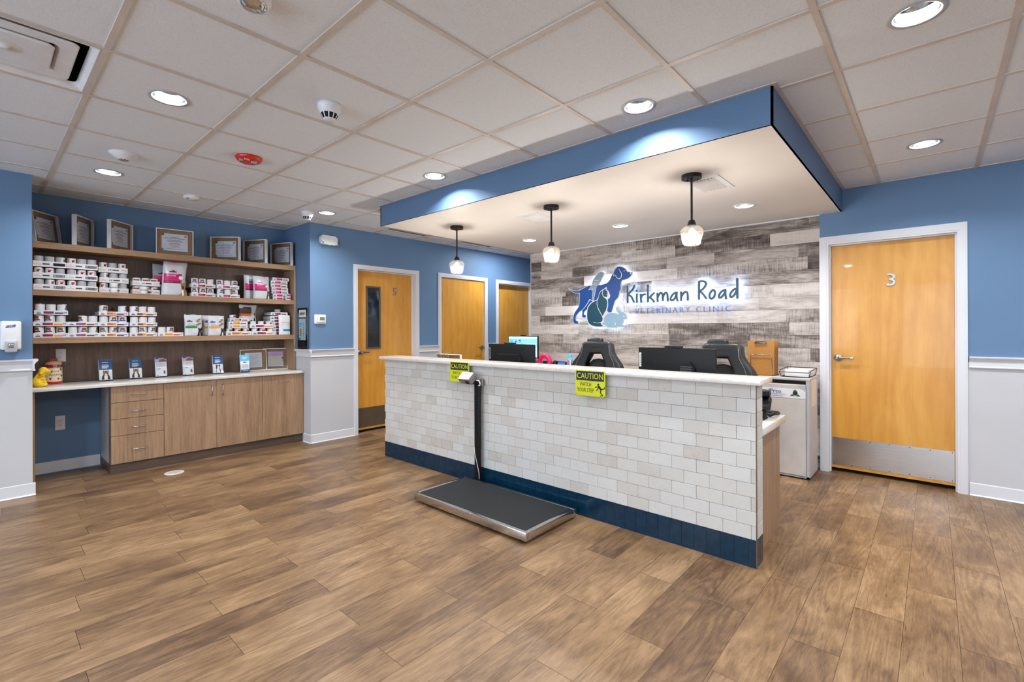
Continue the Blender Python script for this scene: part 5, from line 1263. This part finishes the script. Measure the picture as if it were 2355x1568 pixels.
# ------------------------------------------------------------------ behind the counter
bk = thing('back_desk', 'low staff desk along the plank wall, mostly hidden by the counter', 'desk')
MB().rbox(-4.28, -2.95, 4.70, 5.24, .712, .752, 'quartz', .003, 1).build('desk_top', bk)
for x in (-4.26, -2.99): MB().box(x, x + .025, 4.72, 5.22, 0, .712, 'lam_v').build('end_panel', bk)
def monitor(name, label, loc, w, h, z, rz, back=True, brand=False):
    """z = height of the screen's lower edge over loc; the back (or the screen) faces local -y"""
    r = thing(name, label, 'monitor', loc, rz, None)
    if back:
        MB().rbox(-w / 2, w / 2, -.012, .012, z, z + h, 'plastic_black', .003, 2).build('rear_shell', r)
        MB().box(-w / 2 + .008, w / 2 - .008, .0122, .013, z + .012, z + h - .008, 'screen_white').build('screen', r)
        b = MB(); b.outline([[(-w * .25, 0), (w * .26, 0), (w * .26, h * .56), (w * .20, h * .70), (-w * .25, h * .70)]], 'plastic_black', FACE_Y(0, -.028, z), .016, .003); m = b.build('rear_module', r)
        b = MB()
        for k in range(9):
            for j in range(12): b.box(w * .09 + k * w * .016, w * .09 + k * w * .016 + .005, -.0475, -.0465, z + .02 + j * h * .048 + (k % 2) * .004, z + .0255 + j * h * .048 + (k % 2) * .004, 'ink_grey' if brand else 'black')
        b.build('vent_holes', m)
        b = MB(); b.lathe([(.056, 0), (.056, .006), (.050, .006), (.050, 0)], 'black', 32, FACE_Y(-w * .06, -.047, z + h * .22)); b.rbox(-w * .16, w * .03, -.054, -.046, z + h * .20, z + h * .23, 'plastic_grey', .002, 1); b.build('mount_plate', m)
        b = MB(); b.box(-w / 2 + .006, -w / 2 + .024, -.0128, -.012, z + h * .55, z + h * .88, 'plastic_grey')
        if brand: b.box(-w / 2 + .008, -w / 2 + .022, -.0132, -.0127, z + h * .56, z + h * .87, 'card_white'); b.text('Lenovo', h * .26, .010, 'ink', FACE_Y(-w / 2 + .015, -.0136, z + h * .715) @ Matrix.Rotation(PI / 2, 4, 'Z'), .0004)
        else: b.box(-w / 2 + .009, -w / 2 + .021, -.0132, -.0127, z + h * .57, z + h * .86, 'ink')
        b.build('label_plate', r)
        MB().rbox(-w * .14, w * .09, -.014, .014, z + h + .001, z + h + .014, 'black', .003, 2).build('webcam_bar', r)
    else:
        MB().rbox(-w / 2, w / 2, -.012, .014, z, z + h, 'plastic_black', .003, 1).build('bezel', r); f = .008
        s = MB().box(-w / 2 + f, w / 2 - f, -.0128, -.0122, z + f, z + h - f, 'screen_cyan').build('screen', r); b = MB(); W, H = w - 2 * f, h - 2 * f
        def px(u0, u1, v0, v1, m): b.box(-W / 2 + u0 * W, -W / 2 + u1 * W, -.0134, -.0129, z + f + v0 * H, z + f + v1 * H, m)
        px(.0, 1, .90, .985, 'screen_white'); px(.66, .98, .985, 1, 'screen_blue'); px(.03, .15, .70, .84, 'px_cyan'); px(.22, .30, .70, .77, 'px_purple'); px(.22, .30, .77, .84, 'lilac'); px(.36, .44, .70, .77, 'px_green'); px(.36, .44, .77, .84, 'screen_blue')
        px(.60, .96, .55, .66, 'screen_white'); px(.62, .92, .60, .62, 'mauve'); px(.05, .55, .30, .60, 'screen_white'); px(.76, .98, .05, .50, 'screen_white')
        b.build('window_graphics', s); MB().rbox(-.045, .045, -.012, .012, z + h + .001, z + h + .012, 'black', .003, 1).build('webcam_bar', r)
    MB().rbox(-.028, .028, .006, .024, .012, z + h * .4, 'plastic_black', .003, 1).build('stand_column', r)
    MB().rbox(-.11, .11, -.06, .12, 0, .014, 'plastic_black', .004, 1).build('stand_base', r); return r
monitor('computer_monitor', 'black monitor seen from behind beside the lit blue screen', (-3.031, 3.40, .7525), .580, .330, .112, 0, True)
monitor('computer_monitor', 'black monitor seen from behind with white brand label on its left edge', (-1.415, 3.40, .7525), .579, .330, .112, 0, True, True)
monitor('computer_monitor', 'monitor with lit light blue screen facing the room', (-4.150, 4.90, .7525), .515, .292, .200, 0, False)

def chair(label, loc, rz, mark):
    r = thing('gaming_chair', label, 'chair', loc, rz, 'black high back gaming chairs')
    P = [(-.135, 1.200), (.135, 1.200), (.160, 1.180), (.176, 1.10), (.205, 1.055), (.262, .985), (.290, .93), (.262, .78), (.240, .60), (.200, .50), (-.200, .50), (-.240, .60), (-.262, .78), (-.290, .93), (-.262, .985), (-.205, 1.055), (-.176, 1.10), (-.160, 1.180)]
    H = [(-.062, 1.085), (.062, 1.085), (.110, .990), (.128, .90), (.110, .84), (-.110, .84), (-.128, .90), (-.110, .990)]
    tilt = Matrix.Translation((0, .02, .5)) @ Matrix.Rotation(R_(-7), 4, 'X') @ Matrix.Translation((0, 0, -.5))
    bk_ = MB().outline([P, H[::-1]], 'leather', tilt @ FACE_Y(0, 0, 0), .030, .026, -.020, False, 4, True).build('backrest', r)
    b = MB(); b.X = tilt
    for s in (-1, 1): b.tube([(s * .150, -.054, 1.165), (s * .160, -.056, 1.08), (s * .205, -.056, 1.0), (s * .232, -.056, .92), (s * .215, -.056, .7)], .0022, 'ink_grey', 6)
    b.build('piping', bk_)
    b = MB(); b.text(mark, .105, .017, 'black', tilt @ FACE_Y(.01, -.0565, 1.145), .0006); b.prism([(.078, 1.145), (.088, 1.155), (.098, 1.145), (.088, 1.135)], 0, .0008, 'black', tilt @ FACE_Y(0, -.0565, 0)); b.build('embossed_mark', bk_)
    b = MB(); b.X = tilt; b.rbox(-.150, .030, .012, .085, 1.17, 1.252, 'leather', .028, 4); b.build('head_pillow', r)
    b = MB(); b.X = tilt @ Matrix.Translation((0, .035, .92)); vs = []; b.lathe([(0, -.10), (.07, -.09), (.115, -.04), (.125, .0), (.115, .05), (.07, .10), (0, .115)], 'mesh_fabric', 24, Matrix.Scale(.35, 4, (0, 1, 0))); b.build('lumbar_cushion', r)
    MB().rbox(-.255, .255, -.46, .05, .42, .52, 'leather', .04, 4).build('seat', r)
    for s in (-1, 1):
        b = MB(); b.rbox(s * .30 - .04, s * .30 + .04, -.33, -.07, .665, .695, 'plastic_black', .012, 2); b.rbox(s * .30 - .02, s * .30 + .02, -.22, -.16, .44, .67, 'plastic_black', .006, 1); b.rbox(min(s * .22, s * .32), max(s * .22, s * .32), -.22, -.16, .425, .445, 'plastic_black', .004, 1); b.build('armrest', r)
    MB().cyl(.028, .10, .42, 'chrome', 16, Matrix.Translation((0, -.2, 0))).build('gas_column', r)
    for k in range(5):
        a = 2 * PI * k / 5 + .3; c, s = math.cos(a), math.sin(a)
        l = MB().tube([(0, -.2, .115), (c * .28, -.2 + s * .28, .085)], [.028, .018], 'plastic_black', 8).build('base_arm', r)
        MB().cyl(.030, -.022, .022, 'black', 16, Matrix.Translation((c * .28, -.2 + s * .28, .030)) @ Matrix.Rotation(a, 4, 'Z') @ RX90).build('caster', l)
    return r
chair('black gaming chair standing alone below the dog of the clinic sign', (-2.625, 4.22, 0), R_(4), 'EMERGE')
chair('black gaming chair partly covered by the monitor with the brand label', (-1.385, 4.22, 0), R_(-3), 'EMERGE')

r = thing('ring_dispenser', 'glossy pink arch shaped desk dispenser beside the lit screen', 'dispenser', (-3.825, 4.95, .7525))
b = MB(); n = 22; P = [(.085 * math.cos(PI * (-.25 + 1.5 * k / n)), 0, .145 + .085 * math.sin(PI * (-.25 + 1.5 * k / n))) for k in range(n + 1)]; b.tube(P, .030, 'pink', 14); b.build('pink_arch', r)
MB().rbox(-.075, .075, -.05, .05, 0, .075, 'pink', .012, 2).build('base', r); MB().rbox(-.012, .030, -.034, .02, .06, .165, 'plastic_black', .005, 1).build('core', r)
r = thing('desk_phone', 'black desk phone with blue lit display beside the pink dispenser', 'phone', (-3.600, 4.90, .7525))
b = MB(); b.X = Matrix.Rotation(R_(-30), 4, 'X'); b.rbox(-.10, .10, 0, .03, .02, .195, 'plastic_black', .006, 2); b.build('body', r)
b = MB(); b.X = Matrix.Rotation(R_(-30), 4, 'X'); b.box(-.035, .075, -.0012, 0, .125, .180, 'screen_blue'); b.build('display', r)
b = MB(); b.X = Matrix.Rotation(R_(-30), 4, 'X'); b.rbox(-.094, -.050, -.03, 0, .03, .19, 'black', .008, 2); b.build('handset', r)
MB().rbox(-.10, .10, -.005, .12, 0, .02, 'plastic_black', .004, 1).build('foot', r)
r = thing('water_bottle', 'small light blue capped bottle with colourful wrap behind the chair', 'bottle', (-3.455, 5.00, .7525))
MB().lathe([(0, 0), (.038, 0), (.042, .006), (.042, .19), (.034, .212), (.022, .222)], 'card_white', 24, None, True, lambda i, k: ('sky_blue', 'card_white', 'royal_red', 'deep_blue', 'amber')[(k * 7 + i * 3) % 5] if i == 2 else 'sky_blue').build('body', r)
MB().lathe([(.024, .222), (.025, .250), (.020, .262), (0, .264)], 'sky_blue', 20).build('cap', r)

# shredding console with clipboards and paper tray
sxa, sxb, sya, syb, szt = -1.275, -.815, 4.835, 5.215, .893
r = thing('shred_console', 'grey locked paper shredding console with posting slot beside the numbered door', 'shredding bin', (-1.045, 5.02, 0))
XX = Matrix.Translation((1.045, -5.02, 0)); mk = lambda: (lambda b: (setattr(b, 'X', XX), b)[1])(MB())
mk().rbox(sxa, sxb, sya + .012, syb, .012, szt - .02, 'shred_grey', .002, 1).build('body', r)
mk().rbox(sxa - .004, sxb + .004, sya, syb, szt - .02, szt, 'shred_grey', .002, 1).build('top_board', r)
mk().rbox(sxa + .02, sxb - .028, sya - .006, sya + .012, .03, szt - .062, 'shred_grey', .002, 1).build('front_door', r)
mk().box(sxa + .02, sxb - .03, sya + .010, sya + .0115, szt - .055, szt - .026, 'dark_void').build('posting_slot', r)
b = mk(); b.box(sxb - .024, sxb, sya + .002, sya + .012, .012, szt - .02, 'plastic_grey'); b.box(sxa, sxb, sya + .002, sya + .012, .012, .026, 'plastic_grey')
b.prism([(sxb - .03, szt - .062), (sxb - .09, szt - .062), (sxb - .03, szt - .12)], -(sya - .006), -(sya - .008), 'plastic_grey', FACE_Y(0, 0, 0)); b.prism([(sxb - .03, .03), (sxb - .03, .085), (sxb - .075, .03)], -(sya - .006), -(sya - .008), 'plastic_grey', FACE_Y(0, 0, 0)); b.build('edge_trim', r)
lb = mk().box(-1.262, -.842, sya - .0075, sya - .006, .712, .795, 'card_white').build('brand_label', r)
b = mk(); F = lambda x, z: FACE_Y(x, sya - .0080, z)
b.text('Shred', .100, .034, 'green', F(-1.177, .768), .0004, True, 1.0, .012); b.text('Pros', .091, .034, 'letter_blue', F(-1.0785, .768), .0004, True, 1.0, .012); b.text('Document Shredding & Recycling', .220, .011, 'letter_blue', F(-1.110, .741), .0004); b.text('www.ShredProsUSA.com', .190, .009, 'green', F(-1.115, .726), .0004)
b.build('label_print', lb); b = mk(); b.cyl(.020, 0, .0006, 'ink', 18, F(-.922, .757))
for k in range(3):
    a = R_(90 + 120 * k); b.prism([(-.020 + .034 * math.cos(a) * .8, -.006 + .028 * math.sin(a)), (.018 + .034 * math.cos(a) * .8, -.006 + .028 * math.sin(a)), (.0 + .034 * math.cos(a) * .8, .012 + .028 * math.sin(a))], 0, .0008, 'green', F(-.922, .752))
b.build('recycling_emblem', lb)
mk().box(sxb + .0002, sxb + .0012, 4.93, 5.14, .630, .875, 'cream').build('taped_notice', r)
w = thing('wire_sorter', 'grey wire sorter holding the clipboards on the shredding console', 'organizer', (-1.217, 5.0, szt + .001))
MB().box(-.108, .112, -.13, .10, 0, .004, 'nickel').build('base_plate', w)
for k in range(8):
    y = -.118 + k * .0275
    MB().tube([(-.080, y, .002), (-.086, y, .185), (-.078, y, .196), (.086, y, .196), (.094, y, .185), (.104, y, .002)], .0032, 'nickel', 6).build('wire_loop', w)
def make_clip(_):
    b = MB(); b.outline([[(-.114, .008), (-.106, 0), (.106, 0), (.114, .008), (.114, .312), (.106, .320), (-.106, .320), (-.114, .312)]], 'masonite', FACE_Y(0, 0, 0), .0016); o = b.build('clipboard')
    b = MB(); b.rbox(-.052, .052, -.010, -.0016, .293, .306, 'chrome', .003, 1); b.rbox(-.046, .046, -.016, -.002, .300, .314, 'black', .003, 1); b.tube([(-.05, -.006, .298), (-.052, -.014, .304), (.052, -.014, .304), (.05, -.006, .298)], .003, 'chrome', 6); b.build('metal_clip', o); return o
CL = ('front brown clipboard in the wire sorter on the console', 'second brown clipboard from the front in the wire sorter', 'third brown clipboard from the front in the wire sorter', 'fourth brown clipboard from the front in the wire sorter', 'fifth brown clipboard from the front in the wire sorter', 'sixth brown clipboard, rearmost in the wire sorter')
for k in range(6): place('clip', make_clip, (-1.217 + .001 * (k % 2), 4.8965 + k * .0275, szt + .0055), 0, CL[k], 'clipboard', 'clipboards in the wire sorter')
w = thing('letter_tray', 'black wire mesh letter tray holding white paper on the console', 'tray', (-.925, 5.03, szt + .001))
tx0, tx1, ty0, ty1 = -.135, .112, -.165, .165
MB().box(tx0 + .02, tx1 - .02, ty0 + .02, ty1 - .02, .003, .005, 'mesh_fabric').build('mesh_floor', w)
b = MB(); b.tube([(tx1, ty0 + .03, .06), (tx1 - .01, ty0, .045), (tx0 + .01, ty0, .045), (tx0, ty0 + .03, .06)], .003, 'black', 6)
b.tube([(tx0, ty0 + .03, .06), (tx0, ty1, .07), (tx1, ty1, .07), (tx1, ty0 + .03, .06)], .003, 'black', 6)
for x in (tx0, tx1): b.tube([(x, ty0 + .01, .05), (x - .015 * (1 if x > 0 else -1), ty0 + .02, .003)], .003, 'black', 6); b.tube([(x, ty1, .07), (x - .015 * (1 if x > 0 else -1), ty1 - .01, .003)], .003, 'black', 6)
b.tube([(tx0 + .015, ty0 + .02, .004), (tx1 - .015, ty0 + .02, .004), (tx1 - .015, ty1 - .01, .004), (tx0 + .015, ty1 - .01, .004), (tx0 + .015, ty0 + .02, .004)], .003, 'black', 6); b.build('wire_rim', w)
tag(MB().rbox(-1.020, -.832, 4.905, 5.165, szt + .0062, szt + .066, 'paper', .0012, 1).build('paper_stack'), 'stack of white paper lying in the wire letter tray', 'paper')
# card terminal on the desk end
r = thing('card_terminal', 'black card payment terminal at the open end of the reception desk', 'card reader', (-.838, 3.35, .7525))
MB().rbox(-.045, .036, -.05, .05, 0, .012, 'plastic_black', .004, 1).build('foot', r); MB().prism([(-.04, .012), (.034, .012), (.058, .125), (-.05, .125)], -.03, .03, 'plastic_black', RX90).build('stand', r)
b = MB(); b.X = Matrix.Translation((0, 0, .100)) @ Matrix.Rotation(R_(-35), 4, 'X'); b.rbox(-.052, .062, -.025, .02, -.045, .050, 'black', .010, 2); hd_ = b.build('reader_body', r)
b2 = MB(); b2.X = b.X; b2.box(-.036, .046, .0202, .021, .0, .04, 'screen_cyan'); b2.build('display', hd_)
MB().rbox(-.052, .058, -.03, .03, .150, .186, 'black', .006, 2).build('printer_cap', r)
tag(MB().tube([(-.800, 3.415, .770), (-.785, 3.47, .776), (-.775, 3.54, .770), (-.790, 3.585, .767), (-.86, 3.575, .767)], .012, 'black', 10).build('terminal_cable'), 'thick black cable looped behind the card terminal', 'cable')
# things at the hall end of the desk
picture('white framed grey board standing behind the paper bag at the hall end', (-4.00, 3.45, .7525), 0, .40, .312, 'letter', 0.0, .02)
r = thing('paper_bag', 'brown paper bag with twisted handles behind the counter ledge', 'bag', (-3.93, 3.30, .7525))
b = MB(); b.rbox(-.12, .12, -.05, .05, 0, .27, 'kraft', .003, 1); b.build('bag_body', r)
for y in (-.048, .048): MB().tube([(-.045, y, .262)] + [(.045 * math.cos(PI - PI * k / 10), y, .275 + .055 * math.sin(PI * k / 10)) for k in range(11)] + [(.045, y, .262)], .0028, 'kraft', 6).build('twisted_handle', r)
# floor access cover
r = thing('floor_outlet', 'round beige floor outlet cover before the double door cabinet', 'floor outlet', (-5.335, 1.222, 0))
MB().lathe([(.078, 0), (.078, .003), (.070, .0055), (0, .0055)], 'grid_beige', 36).build('cover_plate', r)
b = MB()
for k in range(-4, 5):
    for j in range(-4, 5):
        if k * k + j * j < 17: b.box(k * .012 - .003, k * .012 + .003, j * .012 - .003, j * .012 + .003, .0054, .0060, 'grout_dark')
b.build('grip_pattern', r)

# ------------------------------------------------------------------ daylight, world, camera
wd = bpy.data.worlds.new('world'); SC.world = wd; wd.use_nodes = True
bg = wd.node_tree.nodes['Background']; bg.inputs['Color'].default_value = (.76, .88, 1.0, 1); bg.inputs['Strength'].default_value = 8.5
for a, c in WINS:
    li = bpy.data.lights.new('daylight_portal', 'AREA'); li.shape = 'RECTANGLE'; li.size = c - a - .1; li.size_y = 1.95; li.cycles.is_portal = True
    lo = bpy.data.objects.new('daylight_portal', li); COL.objects.link(lo); lo.location = ((a + c) / 2, Y0 - .11, 1.375); lo.rotation_euler = (-PI / 2, 0, PI)
cam = bpy.data.cameras.new('camera'); co = bpy.data.objects.new('camera', cam); COL.objects.link(co); SC.camera = co
cam.sensor_fit = 'HORIZONTAL'; cam.sensor_width = 36.0; cam.lens = 36.0 * 1091.4847 / 2355.0
cam.shift_x = 0.0; cam.shift_y = -(784.0 - 756.732) / 2355.0; cam.clip_start = .05; cam.clip_end = 60
co.location = (0, 0, 1.337)
co.matrix_world = Matrix.Translation((0, 0, 1.337)) @ Matrix.Rotation(.7264, 4, 'Z') @ Matrix.Rotation(PI / 2, 4, 'X') @ Matrix.Rotation(-.0037, 4, 'Z')
vs_ = SC.view_settings; SC.display_settings.display_device = 'sRGB'; vs_.view_transform = 'Standard'; vs_.look = 'None'; vs_.exposure = -0.08; vs_.gamma = 1.0; vs_.use_curve_mapping = False
cy = SC.cycles; cy.use_denoising = True; cy.max_bounces = 6; cy.diffuse_bounces = 4; cy.glossy_bounces = 2; cy.transmission_bounces = 2; cy.transparent_max_bounces = 8; cy.use_adaptive_sampling = True; cy.adaptive_threshold = 0.1; cy.adaptive_min_samples = 20
cy.caustics_reflective = False; cy.caustics_refractive = False; cy.sample_clamp_indirect = 6.0
